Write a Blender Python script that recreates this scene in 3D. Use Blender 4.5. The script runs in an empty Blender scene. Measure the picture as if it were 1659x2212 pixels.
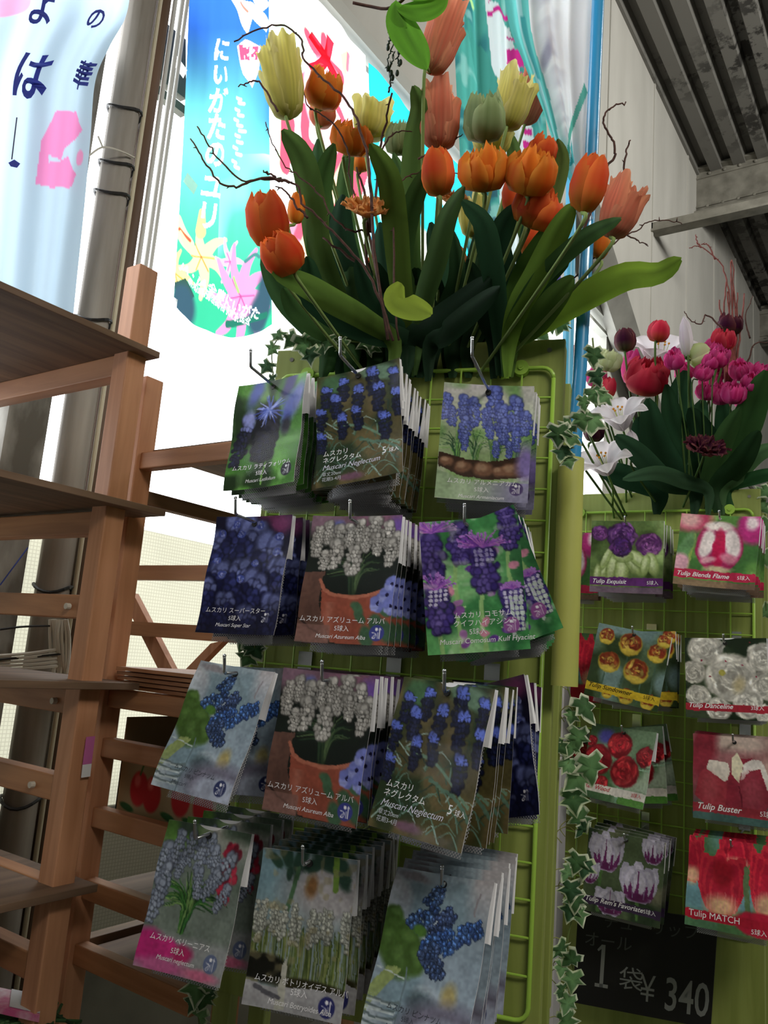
import bpy, bmesh, math, random
import numpy as np
from math import sin, cos, radians, pi, sqrt
from mathutils import Vector, Matrix
random.seed(7); RNG = np.random.default_rng(7)
SC = bpy.context.scene; COL = SC.collection
# ---------------------------------------------------------------- camera
F = 1730.0; PITCH, ROLL, YAW = radians(10.34), radians(4.45), radians(35)
fw = np.array([-sin(YAW)*cos(PITCH), cos(YAW)*cos(PITCH), sin(PITCH)])
_rt = np.array([cos(YAW), sin(YAW), 0.]); _up = np.cross(_rt, fw)
CR = cos(ROLL)*_rt+sin(ROLL)*_up; CU = -sin(ROLL)*_rt+cos(ROLL)*_up
CAM = np.array([0, 0, 1.5])
cam = bpy.data.cameras.new('camera'); camo = bpy.data.objects.new('camera', cam); COL.objects.link(camo)
cam.sensor_fit = 'HORIZONTAL'; cam.sensor_width = 36; cam.lens = F*36/1659; cam.clip_start = .02; cam.clip_end = 200
camo.matrix_world = Matrix(((CR[0], CU[0], -fw[0], CAM[0]), (CR[1], CU[1], -fw[1], CAM[1]), (CR[2], CU[2], -fw[2], CAM[2]), (0, 0, 0, 1)))
SC.camera = camo
# ---------------------------------------------------------------- world, lights, exposure
wd = bpy.data.worlds.new('sky'); SC.world = wd; wd.use_nodes = True
bg = wd.node_tree.nodes['Background']; bg.inputs[0].default_value = (0.93, 0.97, 1.0, 1); bg.inputs[1].default_value = 5.2
SC.view_settings.view_transform = 'Standard'; SC.view_settings.look = 'None'; SC.view_settings.gamma = 1
SC.view_settings.exposure = 0.0
def area(name, loc, target, sx, sy, power, col):
    l = bpy.data.lights.new(name, 'AREA'); l.shape = 'RECTANGLE'; l.size = sx; l.size_y = sy; l.energy = power; l.color = col
    o = bpy.data.objects.new(name, l); COL.objects.link(o); o.location = loc
    o.rotation_euler = (Vector(target)-Vector(loc)).to_track_quat('-Z', 'Y').to_euler(); return o
area('fill_light', (1.35, -0.15, 3.35), (-0.6, 1.3, 1.9), 1.3, .4, 40, (1.0, .95, .84))  # unseen fluorescent at upper right, lighting the right-hand faces
area('fill_light', (0.6, -2.4, 4.2), (-0.8, 1.3, 1.9), 2.4, .5, 7, (1.0, .93, .82))  # added interior fill from behind the camera, no lamp seen there
area('fill_light', (3.0, 5.0, 6.0), (-1.5, 7.5, 5.5), 2.4, .8, 300, (1.0, .98, .93))  # added to brighten the far wall and ceiling, no such lamp seen
# ---------------------------------------------------------------- pixel -> ray helpers (real planes / depths)
def ray(x, y): return fw+CR*(x-829.5)/F+CU*(1106-y)/F
def P(x, y, d): return CAM+ray(x, y)*d
def on(ax, v, x, y):
    r = ray(x, y); return CAM+r*((v-CAM[ax])/r[ax])
def proj(p):
    v = np.asarray(p)-CAM; z = v@fw; return (829.5+F*(v@CR)/z, 1106-F*(v@CU)/z)
# ---------------------------------------------------------------- objects
def lin(h):
    if isinstance(h, int): h = [((h >> s) & 255)/255 for s in (16, 8, 0)]
    return np.array([c/12.92 if c <= .04045 else ((c+.055)/1.055)**2.4 for c in h])
def link(name, data, parent=None):
    o = bpy.data.objects.new(name, data); COL.objects.link(o)
    if parent is not None: o.parent = parent
    return o
def tag(o, label=None, cat=None, group=None, kind=None):
    if label: o['label'] = label
    if cat: o['category'] = cat
    if group: o['group'] = group
    if kind: o['kind'] = kind
    return o
MW = {}
def thing(name, label, cat, loc=(0, 0, 0), rot=None, group=None):
    o = link(name, None); m = Matrix.Translation(Vector(loc))
    if rot is not None: m = m @ rot.to_4x4()
    o.matrix_world = m; o.location = m.to_translation(); o.rotation_euler = m.to_euler(); MW[o.name] = m
    o.empty_display_size = .02
    return tag(o, label, cat, group)
class MB:
    def __init__(s): s.v = []; s.f = []; s.c = []
    def add(s, V, Fc, c=(1, 1, 1)):
        n = len(s.v); V = [tuple(float(q) for q in p) for p in V]; s.v += V; s.f += [tuple(n+i for i in f) for f in Fc]
        c = np.asarray(c, float)
        s.c += [tuple(c)]*len(V) if c.ndim == 1 else [tuple(q) for q in c]
        return s
    def box(s, a, b, c=(1, 1, 1)):
        x0, y0, z0 = a; x1, y1, z1 = b
        return s.add([(x0, y0, z0), (x1, y0, z0), (x1, y1, z0), (x0, y1, z0), (x0, y0, z1), (x1, y0, z1), (x1, y1, z1), (x0, y1, z1)],
                     [(3, 2, 1, 0), (4, 5, 6, 7), (0, 1, 5, 4), (1, 2, 6, 5), (2, 3, 7, 6), (3, 0, 4, 7)], c)
    def obox(s, O, A, B, Cc, c=(1, 1, 1)):
        O, A, B, Cc = map(np.asarray, (O, A, B, Cc))
        return s.add([O, O+A, O+A+B, O+B, O+Cc, O+A+Cc, O+A+B+Cc, O+B+Cc],
                     [(3, 2, 1, 0), (4, 5, 6, 7), (0, 1, 5, 4), (1, 2, 6, 5), (2, 3, 7, 6), (3, 0, 4, 7)], c)
    def tube(s, pts, r, c=(1, 1, 1), n=8, cap=True):
        pts = [np.asarray(p, float) for p in pts]; m = len(pts); rs = r if hasattr(r, '__len__') else [r]*m
        V = []; ref = None
        for i, p in enumerate(pts):
            t = pts[min(i+1, m-1)]-pts[max(i-1, 0)]; t = t/(np.linalg.norm(t)+1e-9)
            if ref is None:
                ref = np.array([0, 0, 1.]) if abs(t[2]) < .9 else np.array([1., 0, 0])
            a = ref-t*(ref@t); a /= np.linalg.norm(a)+1e-9; b = np.cross(t, a); ref = a
            V += [p+rs[i]*(cos(2*pi*k/n)*a+sin(2*pi*k/n)*b) for k in range(n)]
        Fc = [(i*n+k, i*n+(k+1) % n, (i+1)*n+(k+1) % n, (i+1)*n+k) for i in range(m-1) for k in range(n)]
        if cap: Fc += [tuple(range(n))[::-1], tuple((m-1)*n+k for k in range(n))]
        return s.add(V, Fc, c)
    def grid(s, G, c=(1, 1, 1)):           # G: (rows, cols, 3)
        G = np.asarray(G); r, q = G.shape[:2]
        Fc = [(i*q+j, i*q+j+1, (i+1)*q+j+1, (i+1)*q+j) for i in range(r-1) for j in range(q-1)]
        c = np.asarray(c, float)
        return s.add(G.reshape(-1, 3), Fc, c.reshape(-1, 3) if c.ndim == 3 else c)
    def ball(s, ctr, rx, ry, rz, c=(1, 1, 1), n=10, m=7, M=None):
        V = []
        for i in range(m+1):
            th = pi*i/m
            for k in range(n):
                v = np.array([rx*sin(th)*cos(2*pi*k/n), ry*sin(th)*sin(2*pi*k/n), rz*cos(th)])
                V.append((M@v if M is not None else v)+ctr)
        return s.add(V, [(i*n+k, (i+1)*n+k, (i+1)*n+(k+1) % n, i*n+(k+1) % n) for i in range(m) for k in range(n)], c)
    def build(s, name, mat, parent=None, local=False, smooth=False, label=None, bevel=0):
        V = np.array(s.v)
        if parent is not None and not local:
            M = np.array(MW[parent.name].inverted()); V = V@M[:3, :3].T+M[:3, 3]
        me = bpy.data.meshes.new(name); me.from_pydata(V.tolist(), [], s.f)
        at = me.color_attributes.new('Col', 'FLOAT_COLOR', 'POINT')
        cc = np.ones((len(s.v), 4), np.float32); cc[:, :3] = np.array(s.c); at.data.foreach_set('color', cc.ravel())
        if smooth: me.polygons.foreach_set('use_smooth', [True]*len(me.polygons))
        me.materials.append(mat); o = link(name, me, parent)
        if parent is not None: MW[o.name] = Matrix.Identity(4) if local else MW[parent.name]
        else: MW[o.name] = Matrix.Identity(4)
        if bevel:
            b = o.modifiers.new('bevel', 'BEVEL'); b.width = bevel; b.segments = 2; b.limit_method = 'ANGLE'
        if label: o['label'] = label
        return o
def copy_tree(o, M):
    r = o.copy(); COL.objects.link(r); r.location = M.to_translation(); r.rotation_euler = M.to_euler()
    for ch in list(o.children):
        c = ch.copy(); COL.objects.link(c); c.parent = r
        for g in list(ch.children):
            d = g.copy(); COL.objects.link(d); d.parent = c
    return r
def spline(pts, n):
    p = np.asarray(pts, float); m = len(p)
    if m == 2: return [p[0]+(p[1]-p[0])*t for t in np.linspace(0, 1, n)]
    q = np.vstack([2*p[0]-p[1], p, 2*p[-1]-p[-2]]); out = []
    for t in np.linspace(0, m-1-1e-9, n):
        i = int(t); f = t-i; a, b, c, d = q[i:i+4]
        out.append(.5*((2*b)+(-a+c)*f+(2*a-5*b+4*c-d)*f*f+(-a+3*b-3*c+d)*f**3))
    return out
# ---------------------------------------------------------------- materials
def newmat(name):
    m = bpy.data.materials.new(name); m.use_nodes = True; nt = m.node_tree
    return m, nt, nt.nodes['Principled BSDF'], nt.nodes['Material Output']
def N(nt, t, **k):
    n = nt.nodes.new(t)
    for a, b in k.items():
        if a.startswith('_'): n.inputs[a[1:].replace('_', ' ')].default_value = b
        else: setattr(n, a, b)
    return n
def bump(nt, b, scale, dist, strength=.4, stretch=None):
    tc = N(nt, 'ShaderNodeTexCoord'); mp = N(nt, 'ShaderNodeMapping'); nt.links.new(tc.outputs['Object'], mp.inputs[0])
    if stretch: mp.inputs['Scale'].default_value = stretch
    nz = N(nt, 'ShaderNodeTexNoise', _Scale=scale, _Detail=4.0); nt.links.new(mp.outputs[0], nz.inputs['Vector'])
    bp = N(nt, 'ShaderNodeBump', _Strength=strength, _Distance=dist); nt.links.new(nz.outputs[0], bp.inputs['Height'])
    nt.links.new(bp.outputs[0], b.inputs['Normal'])
def plain(name, col, rough=.6, metal=0, noise=0, nscale=20, col2=None, bmp=0, stretch=None, coat=0):
    m, nt, b, o = newmat(name); c = lin(col)
    b.inputs['Base Color'].default_value = (*c, 1); b.inputs['Roughness'].default_value = rough; b.inputs['Metallic'].default_value = metal
    b.inputs['Coat Weight'].default_value = coat
    if noise or col2 is not None:
        tc = N(nt, 'ShaderNodeTexCoord'); mp = N(nt, 'ShaderNodeMapping'); nt.links.new(tc.outputs['Object'], mp.inputs[0])
        if stretch: mp.inputs['Scale'].default_value = stretch
        nz = N(nt, 'ShaderNodeTexNoise', _Scale=nscale, _Detail=6.0); nt.links.new(mp.outputs[0], nz.inputs['Vector'])
        rp = N(nt, 'ShaderNodeValToRGB'); c2 = lin(col2) if col2 is not None else c*(1-noise)
        rp.color_ramp.elements[0].position = .35; rp.color_ramp.elements[1].position = .65
        rp.color_ramp.elements[0].color = (*c2, 1); rp.color_ramp.elements[1].color = (*c, 1)
        nt.links.new(nz.outputs[0], rp.inputs[0]); nt.links.new(rp.outputs[0], b.inputs['Base Color'])
    if bmp: bump(nt, b, nscale, bmp, stretch=stretch)
    return m
def wood(name, c1, c2, axis, rough=.6):
    st = [16., 16., 16.]; st[axis] = 1.2
    m, nt, b, o = newmat(name)
    tc = N(nt, 'ShaderNodeTexCoord'); mp = N(nt, 'ShaderNodeMapping'); nt.links.new(tc.outputs['Object'], mp.inputs[0]); mp.inputs['Scale'].default_value = st
    nz = N(nt, 'ShaderNodeTexNoise', _Scale=2.2, _Detail=7.0, _Distortion=.6); nt.links.new(mp.outputs[0], nz.inputs['Vector'])
    rp = N(nt, 'ShaderNodeValToRGB'); e = rp.color_ramp.elements
    e[0].position = .32; e[1].position = .68; e[0].color = (*lin(c2), 1); e[1].color = (*lin(c1), 1)
    nt.links.new(nz.outputs[0], rp.inputs[0]); nt.links.new(rp.outputs[0], b.inputs['Base Color'])
    b.inputs['Roughness'].default_value = rough
    bp = N(nt, 'ShaderNodeBump', _Strength=.25, _Distance=.001); nt.links.new(nz.outputs[0], bp.inputs['Height']); nt.links.new(bp.outputs[0], b.inputs['Normal'])
    return m
def vcol(name, rough=.6, trans=0., coat=0., wr=0., bsc=30, sheen=0):
    m, nt, b, o = newmat(name); a = N(nt, 'ShaderNodeAttribute', attribute_name='Col')
    nt.links.new(a.outputs['Color'], b.inputs['Base Color']); b.inputs['Roughness'].default_value = rough
    b.inputs['Coat Weight'].default_value = coat; b.inputs['Coat Roughness'].default_value = .12; b.inputs['Specular IOR Level'].default_value = .1
    if wr: bump(nt, b, bsc, wr, .5)
    if trans:
        t = N(nt, 'ShaderNodeBsdfTranslucent'); nt.links.new(a.outputs['Color'], t.inputs[0])
        mx = N(nt, 'ShaderNodeMixShader'); mx.inputs[0].default_value = trans
        nt.links.new(b.outputs[0], mx.inputs[1]); nt.links.new(t.outputs[0], mx.inputs[2]); nt.links.new(mx.outputs[0], o.inputs[0])
    return m
M_PAINT = vcol('printed_card', .5, coat=.04, wr=.0015, bsc=9)
M_CLOTH = vcol('banner_cloth', .8, trans=.62)
M_PETAL = vcol('petal', .6, trans=.45)
M_LEAF = vcol('leaf', .62, trans=.28, wr=.001, bsc=60)
M_INK = vcol('ink', .5)
M_V = vcol('painted', .6)
M_WX = wood('rail_wood', 0xB88258, 0x94603C, 0); M_WZ = wood('post_wood', 0xCC9470, 0xAE7854, 2); M_WY = wood('shelf_wood', 0x8A6A4E, 0x5E432F, 1)
M_GREENW = wood('green_stained_wood', 0x98A456, 0x7F8C40, 2, .55)
M_GRID = plain('green_wire', 0x9CC44C, .35); M_CHROME = plain('chrome', 0xC8CCD0, .22, 1.0)
M_WHITE = plain('white_paper', 0xE6E6EA, .6)
M_TWIG = plain('twig', 0x5A3A32, .8, noise=.5, nscale=120)
M_STEM = vcol('stem', .5)
# clear sleeve
def sleeve_mat():
    m, nt, b, o = newmat('clear_plastic'); tr = N(nt, 'ShaderNodeBsdfTransparent'); gl = N(nt, 'ShaderNodeBsdfGlossy', _Roughness=.16)
    tc = N(nt, 'ShaderNodeTexCoord'); nz = N(nt, 'ShaderNodeTexNoise', _Scale=28.0, _Detail=2.0); nt.links.new(tc.outputs['Object'], nz.inputs['Vector'])
    bp = N(nt, 'ShaderNodeBump', _Strength=.6, _Distance=.003); nt.links.new(nz.outputs[0], bp.inputs['Height']); nt.links.new(bp.outputs[0], gl.inputs['Normal'])
    mx = N(nt, 'ShaderNodeMixShader'); mx.inputs[0].default_value = .009
    nt.links.new(tr.outputs[0], mx.inputs[1]); nt.links.new(gl.outputs[0], mx.inputs[2]); nt.links.new(mx.outputs[0], o.inputs[0]); return m
M_SLEEVE = sleeve_mat()
def net_mat(name, col, sc, thr):
    m, nt, b, o = newmat(name); b.inputs['Base Color'].default_value = (*lin(col), 1); b.inputs['Roughness'].default_value = .5
    tc = N(nt, 'ShaderNodeTexCoord'); vals = []
    for sx, sz in ((1, 1), (1, -1)):
        mp = N(nt, 'ShaderNodeMapping'); nt.links.new(tc.outputs['Object'], mp.inputs[0])
        dt = N(nt, 'ShaderNodeVectorMath', operation='DOT_PRODUCT'); dt.inputs[1].default_value = (sx*sc, sx*.7*sc, sz*sc); nt.links.new(mp.outputs[0], dt.inputs[0])
        fr = N(nt, 'ShaderNodeMath', operation='FRACT'); nt.links.new(dt.outputs['Value'], fr.inputs[0])
        lt = N(nt, 'ShaderNodeMath', operation='LESS_THAN'); lt.inputs[1].default_value = thr; nt.links.new(fr.outputs[0], lt.inputs[0]); vals.append(lt)
    mxm = N(nt, 'ShaderNodeMath', operation='MAXIMUM'); nt.links.new(vals[0].outputs[0], mxm.inputs[0]); nt.links.new(vals[1].outputs[0], mxm.inputs[1])
    tr = N(nt, 'ShaderNodeBsdfTransparent'); mx = N(nt, 'ShaderNodeMixShader')
    nt.links.new(mxm.outputs[0], mx.inputs[0]); nt.links.new(tr.outputs[0], mx.inputs[1]); nt.links.new(b.outputs[0], mx.inputs[2]); nt.links.new(mx.outputs[0], o.inputs[0]); return m
M_NET = net_mat('bulb_net', 0x9FA0A4, 260, .22)
M_BULB = plain('bulb_skin', 0xB89468, .6, noise=.5, nscale=60)
# ---------------------------------------------------------------- text -> mesh on any surface
def text_geo(s, shear=0., bold=0.):
    cu = bpy.data.curves.new('t', 'FONT'); cu.body = s; cu.shear = shear; cu.resolution_u = 3; cu.offset = bold
    o = bpy.data.objects.new('t', cu); me = bpy.data.meshes.new_from_object(o)
    V = np.zeros(len(me.vertices)*3); me.vertices.foreach_get('co', V); V = V.reshape(-1, 3)
    Fc = [tuple(p.vertices) for p in me.polygons]
    bpy.data.objects.remove(o); bpy.data.meshes.remove(me); bpy.data.curves.remove(cu)
    if len(V) and len(V): V[:, 0] -= 0
    return V, Fc
def text_uv(mb, surf, s, u, v, size, col=(1, 1, 1), rot=0., center=False, sx=1., shear=0., bold=0.):
    """surf(x, y) -> world/local point; x right, y up in metres; (u,v) anchor in the same metres"""
    V, Fc = text_geo(s, shear, bold)
    if not len(V): return
    x = V[:, 0]*size*sx; y = V[:, 1]*size
    if center: x = x-(x.max()+x.min())/2; y = y-(y.max()+y.min())/2
    c, sn = cos(rot), sin(rot); X = u+x*c-y*sn; Y = v+x*sn+y*c
    mb.add([surf(a, b) for a, b in zip(X, Y)], Fc, lin(col) if isinstance(col, int) else col)
# ---------------------------------------------------------------- painter
class Cv:
    def __init__(s, w, h, ar, base, seed=0):
        s.w, s.h, s.ar = w, h, ar; s.X, s.Y = np.meshgrid(np.linspace(0, 1, w), np.linspace(0, ar, h))
        s.a = np.zeros((h, w, 3)); s.a[:] = s.c(base); s.r = np.random.default_rng(seed)
    def c(s, h): return np.array([((h >> k) & 255)/255 for k in (16, 8, 0)]) if isinstance(h, int) else np.asarray(h, float)
    def noise(s, k, amp=None):
        k = int(k+.5)
        g = s.r.random((int(k*s.ar)+3, k+3)); y = s.Y*k; x = s.X*k; i = y.astype(int); j = x.astype(int); fy = y-i; fx = x-j
        fy = fy*fy*(3-2*fy); fx = fx*fx*(3-2*fx)
        return (g[i, j]*(1-fx)+g[i, j+1]*fx)*(1-fy)+(g[i+1, j]*(1-fx)+g[i+1, j+1]*fx)*fy
    def mix(s, m, col, k=1.):
        m = np.clip(m, 0, 1)[..., None]*k; s.a = s.a*(1-m)+s.c(col)*m; return s
    def grad(s, y0, y1, col, k=1.): return s.mix((s.Y-y0)/(y1-y0), col, k)
    def blot(s, k, col, lo=.5, hi=.7, a=1.): return s.mix((s.noise(k)-lo)/(hi-lo), col, a)
    def ell(s, x, y, rx, ry, col, rot=0., soft=.15, k=1.):
        c, n = cos(rot), sin(rot); dx = s.X-x; dy = s.Y-y; d = np.sqrt(((dx*c+dy*n)/rx)**2+((-dx*n+dy*c)/ry)**2)
        return s.mix((1-d)/soft+.5 if soft < 1 else 1-d, col, k)
    def poly(s, pts, col, k=1.):
        m = np.zeros(s.X.shape, bool); p = pts
        for i in range(len(p)):
            (x0, y0), (x1, y1) = p[i], p[i-1]
            if y0 == y1: continue
            m ^= ((s.Y > y0) != (s.Y > y1)) & (s.X < (x1-x0)*(s.Y-y0)/(y1-y0)+x0)
        return s.mix(m.astype(float), col, k)
    def line(s, pts, w0, col, w1=None, k=1.):
        pts = spline(pts, max(8, len(pts)*5)) if len(pts) > 2 else [np.array(q, float) for q in pts]
        w1 = w0 if w1 is None else w1; n = len(pts)-1; best = np.full(s.X.shape, 9.)
        for i in range(n):
            a, b = pts[i], pts[i+1]; d = b-a; L = d@d+1e-12
            t = np.clip(((s.X-a[0])*d[0]+(s.Y-a[1])*d[1])/L, 0, 1)
            w = w0+(w1-w0)*(i+t)/n
            best = np.minimum(best, np.hypot(s.X-a[0]-t*d[0], s.Y-a[1]-t*d[1])-w)
        return s.mix(.5-best*150, col, k)
    def spike(s, x, y, w, h, dark, light, rot=0., n=9, tip=None, f=1.):
        c, sn = cos(rot), sin(rot)
        for i in range(n):
            t = i/(n-1); ww = w*(.35+.65*sin(pi*min(1, .12+t*.72)))/2; m = max(2, int(4*f+.5)) if t > .1 else 2
            for j in range(m):
                lx = ww*(-1+2*(j+.5+(.25 if i % 2 else -.25)+.5*(s.r.random()-.5))/m); ly = h*(t+.07*(s.r.random()-.5))
                px, py = x+lx*c-ly*sn, y+lx*sn+ly*c; r = w/m*(.5+.28*s.r.random()); kk = (1-abs(lx)/(ww+1e-6))*.6+.25*s.r.random()
                col = s.c(dark)*(1-kk)+s.c(light)*kk
                if tip is not None and t < .25: col = s.c(tip)*(.75+.25*s.r.random())
                s.ell(px, py, r, r*1.15, s.c(dark)*.6, rot, .5); s.ell(px-.1*r, py-.15*r, r*.75, r*.85, col, rot, .6)
        return s
    def tulip(s, x, y, w, h, base, edge, streak=None, n=5, rot=0.):
        c, sn = cos(rot), sin(rot)
        def T(a, b): return (x+(a*c-b*sn)*w/2, y+(a*sn+b*c)*h/2)
        def petal(cx, wd, top, col, ec):
            pts = [T(cx*.25+0, 1)]
            for t in np.linspace(0, 1, 9): pts.append(T(cx*(.3+.7*t**.6)-wd*sin(pi*min(1, .15+t*.75))*.5, 1-(1-top)*t))
            for t in np.linspace(1, 0, 9): pts.append(T(cx*(.3+.7*t**.6)+wd*sin(pi*min(1, .15+t*.75))*.5, 1-(1-top)*t))
            s.poly(pts, ec); ctr = np.mean(pts, 0)
            s.poly([ctr+(np.array(p)-ctr)*np.array([.78, .86])+np.array([0, h*.02]) for p in pts], col)
            if streak is not None:
                s.line([T(cx*.3, .9), T(cx*.8, .1), T(cx, top+.25)], w*.055, streak, w*.01)
        for cx, wd, top in ((-.75, .8, -.85), (.75, .8, -.85), (-.1, .9, -1), (-.42, 1.0, -.75), (.45, 1.0, -.78), (0, 1.05, -.62)):
            j = .9+.2*s.r.random(); petal(cx, wd, top, np.clip(s.c(base)*j, 0, 1), np.clip(s.c(edge)*j, 0, 1))
        return s
    def rose(s, x, y, r, cols, n=40):
        s.ell(x, y, r, r*.95, cols[0])
        for i in range(n):
            q = r*(.92-.85*i/n)*(.8+.3*s.r.random()); a = s.r.random()*6.28; w = r*(.36-.2*i/n)*(.7+.7*s.r.random()); col = s.c(cols[1+i % (len(cols)-1)])*(.65+.45*s.r.random())
            cx, cy = x+q*cos(a)*.8, y+q*sin(a)*.75
            o = a+pi/2+(s.r.random()-.5)*1.5; k = .6+.4*s.r.random(); s.ell(cx, cy, w*1.1, w*.75*k, s.c(cols[0])*.8, o, .4, .6); s.ell(cx+.1*w*cos(a), cy+.12*w*sin(a), w, w*.62*k, np.clip(col, 0, 1), o, .5); s.ell(cx+.35*w*cos(a), cy+.35*w*sin(a), w*.6, w*.2, np.clip(col*1.15, 0, 1), o, .8, .6)
        return s
    def leaves(s, x, y, n, L, spread, cols, w=.008, lean=0):
        for i in range(n):
            a = (s.r.random()-.5)*spread*2+lean; l = L*(.6+.5*s.r.random()); x0 = x+(s.r.random()-.5)*.05
            x1, y1 = x0+sin(a)*l, y-cos(a)*l*.9; xm, ym = x0+sin(a*.5)*l*.5, y-l*.55
            s.line([(x0, y), (xm, ym), (x1, y1+abs(sin(a))*l*.25)], w, s.c(cols[i % len(cols)])*(.7+.5*s.r.random()), w*.25)
        return s
    def warp(s, amp=.009, k=9):
        dx = (s.noise(k)-.5)*2*amp+(s.noise(k*3)-.5)*amp*.8; dy = (s.noise(k)-.5)*2*amp+(s.noise(k*3)-.5)*amp*.8
        j = np.clip(((s.X+dx)*(s.w-1)+.5).astype(int), 0, s.w-1); i = np.clip(((s.Y+dy)/s.ar*(s.h-1)+.5).astype(int), 0, s.h-1)
        s.a = s.a[i, j]*(.92+.16*s.noise(40)[..., None])*(.92+.16*s.noise(7)[..., None]); return s
    def logo(s, x, y, r, col=0x3A4088):
        if col is not None: s.ell(x, y, r, r*1.0, col, 0, .1)
        w = 0xE8E8F0; s.ell(x-.05*r, y-.45*r, r*.2, r*.2, w, 0, .3); s.line([(x-.6*r, y-.05*r), (x-.15*r, y+.1*r), (x-.55*r, y+.6*r), (x-.2*r, y+.6*r), (x-.0*r, y+.1*r)], .003, w)
        s.line([(x+.15*r, y+.65*r), (x+.15*r, y-.05*r)], .003, w); s.line([(x+.4*r, y+.65*r), (x+.4*r, y-.6*r)], .003, w)
        s.line([(x+.25*r, y-.35*r), (x+.4*r, y-.62*r), (x+.58*r, y-.35*r)], .002, w); return s
    def lin(s):
        a = np.clip(s.a, 0, 1); return np.where(a <= .04045, a/12.92, ((a+.055)/1.055)**2.4)
# ================================================================ setting
def struct(name, mb, mat, **k):
    o = mb.build(name, mat, **k); o['kind'] = 'structure'; return o
M_WALL = plain('cream_panel_wall', 0xBCBAB2, .8, col2=0xACAAA2, nscale=2.2, bmp=.003, stretch=(1, 1, .25))
M_LOW = plain('lower_wall', 0x5C5A4C, .85, col2=0x4A483C, nscale=5)
M_CEIL = plain('peeling_steel_deck', 0x8B8A82, .75, col2=0x55544C, nscale=1.1, bmp=.01)
def flake_mat():
    m, nt, b, o = newmat('flaking_paint'); tc = N(nt, 'ShaderNodeTexCoord')
    n1 = N(nt, 'ShaderNodeTexNoise', _Scale=.42, _Detail=2.0); n2 = N(nt, 'ShaderNodeTexNoise', _Scale=5.0, _Detail=6.0, _Roughness=.65)
    for n in (n1, n2): nt.links.new(tc.outputs['Object'], n.inputs['Vector'])
    a = N(nt, 'ShaderNodeMapRange'); a.inputs[1].default_value = .46; a.inputs[2].default_value = .6; nt.links.new(n1.outputs[0], a.inputs[0])
    c = N(nt, 'ShaderNodeMapRange'); c.inputs[1].default_value = .5; c.inputs[2].default_value = .56; nt.links.new(n2.outputs[0], c.inputs[0])
    mu = N(nt, 'ShaderNodeMath', operation='MULTIPLY'); nt.links.new(a.outputs[0], mu.inputs[0]); nt.links.new(c.outputs[0], mu.inputs[1])
    mx = N(nt, 'ShaderNodeMix', data_type='RGBA'); mx.inputs[6].default_value = (*lin(0x6E6C66), 1); mx.inputs[7].default_value = (*lin(0x2E2C28), 1)
    nt.links.new(mu.outputs[0], mx.inputs[0]); nt.links.new(mx.outputs[2], b.inputs['Base Color']); b.inputs['Roughness'].default_value = .8
    return m
M_DECK = flake_mat()
M_STEEL = plain('painted_steel', 0x8A877C, .7, col2=0x6B685E, nscale=6); M_STEELD = plain('grey_column_paint', 0x77756C, .7, col2=0x64625A, nscale=5)
M_FLOOR = plain('concrete_floor', 0x6A665E, .85, col2=0x55524A, nscale=3)
XW = -2.2
f = MB(); f.box((-3, -4, -.1), (7, 18, 0)); struct('floor', f, M_FLOOR)
# left wall: pieces round the long window opening (y -1.5..6.3, z .98..4.38)
w = MB(); w.box((XW-.15, -4, 0), (XW, 18, .98)); struct('wall_left_lower', w, M_LOW)
w = MB(); w.box((XW-.15, -4, 4.42), (XW, 18, 8.2)); w.box((XW-.15, -4, .98), (XW, -1.5, 4.42)); w.box((XW-.15, 6.2, .98), (XW, 18, 4.42))
for y in np.arange(2.0, 17, 1.35): w.box((XW, y, 4.5), (XW+.012, y+.03, 8.1), (.5, .5, .5))
struct('wall_left', w, M_WALL)
for nm, a, b in (('wall_back', (-3, 17.9, 0), (7, 18, 8.2)), ('wall_right', (6.9, -4, 0), (7, 18, 8.2)), ('wall_front', (-3, -4, 0), (7, -3.9, 8.2))):
    w = MB(); w.box(a, b); struct(nm, w, M_WALL)
# corrugated ceiling, ribs along the wall
prof = []; x = XW-.1
while x < 7:
    prof += [(x, 7.55), (x+.13, 7.55), (x+.16, 7.66), (x+.23, 7.66)]; x += .26
G = [[(px, y, pz) for px, pz in prof] for y in (-4, 2, 9.2, 12.9, 18)]
c = MB(); c.grid(G); c.box((-3, -4, 7.9), (7, 18, 8)); struct('ceiling', c, M_DECK)
def girder(y, z0, z1, name):
    g = MB(); g.box((XW, y-.01, z0), (6.9, y+.01, z1)); g.box((XW, y-.1, z1-.03), (6.9, y+.1, z1)); g.box((XW, y-.12, z0), (6.9, y+.12, z0+.03))
    g.box((XW, y-.03, z0+.12), (6.9, y, z0+.14)); g.box((XW, y-.03, z1-.12), (6.9, y, z1-.1)); g.box((-.7, y-.05, z0), (-.3, y, z1))
    for i in range(40):
        for zz in (z0+.06, z1-.07): g.ball(np.array([XW+.15+i*.17, y-.13 if zz < z0+.1 else y-.02, zz]), .02, .014, .02, n=6, m=4)
        g.ball(np.array([XW+.2+i*.21, y-.06, z0-.004]), .02, .02, .014, n=6, m=4)
    struct(name, g, M_STEEL)
girder(9.2, 6.98, 7.6, 'beam_1'); girder(13.4, 6.98, 7.6, 'beam_2')
h = MB(); h.box((XW-.12, -1.5, 4.38), (XW+.05, 18, 4.44)); h.box((XW, -1.5, 4.44), (XW+.02, 18, 4.5)); h.box((XW-.05, -1.5, 4.3), (XW+.01, 6.2, 4.33)); struct('window_frame_header', h, plain('grey_trim', 0xB8B8B0, .4))
h = MB(); h.box((XW-.1, -1.5, .94), (XW+.04, 6.2, .98)); struct('window_sill', h, M_STEELD)
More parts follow.
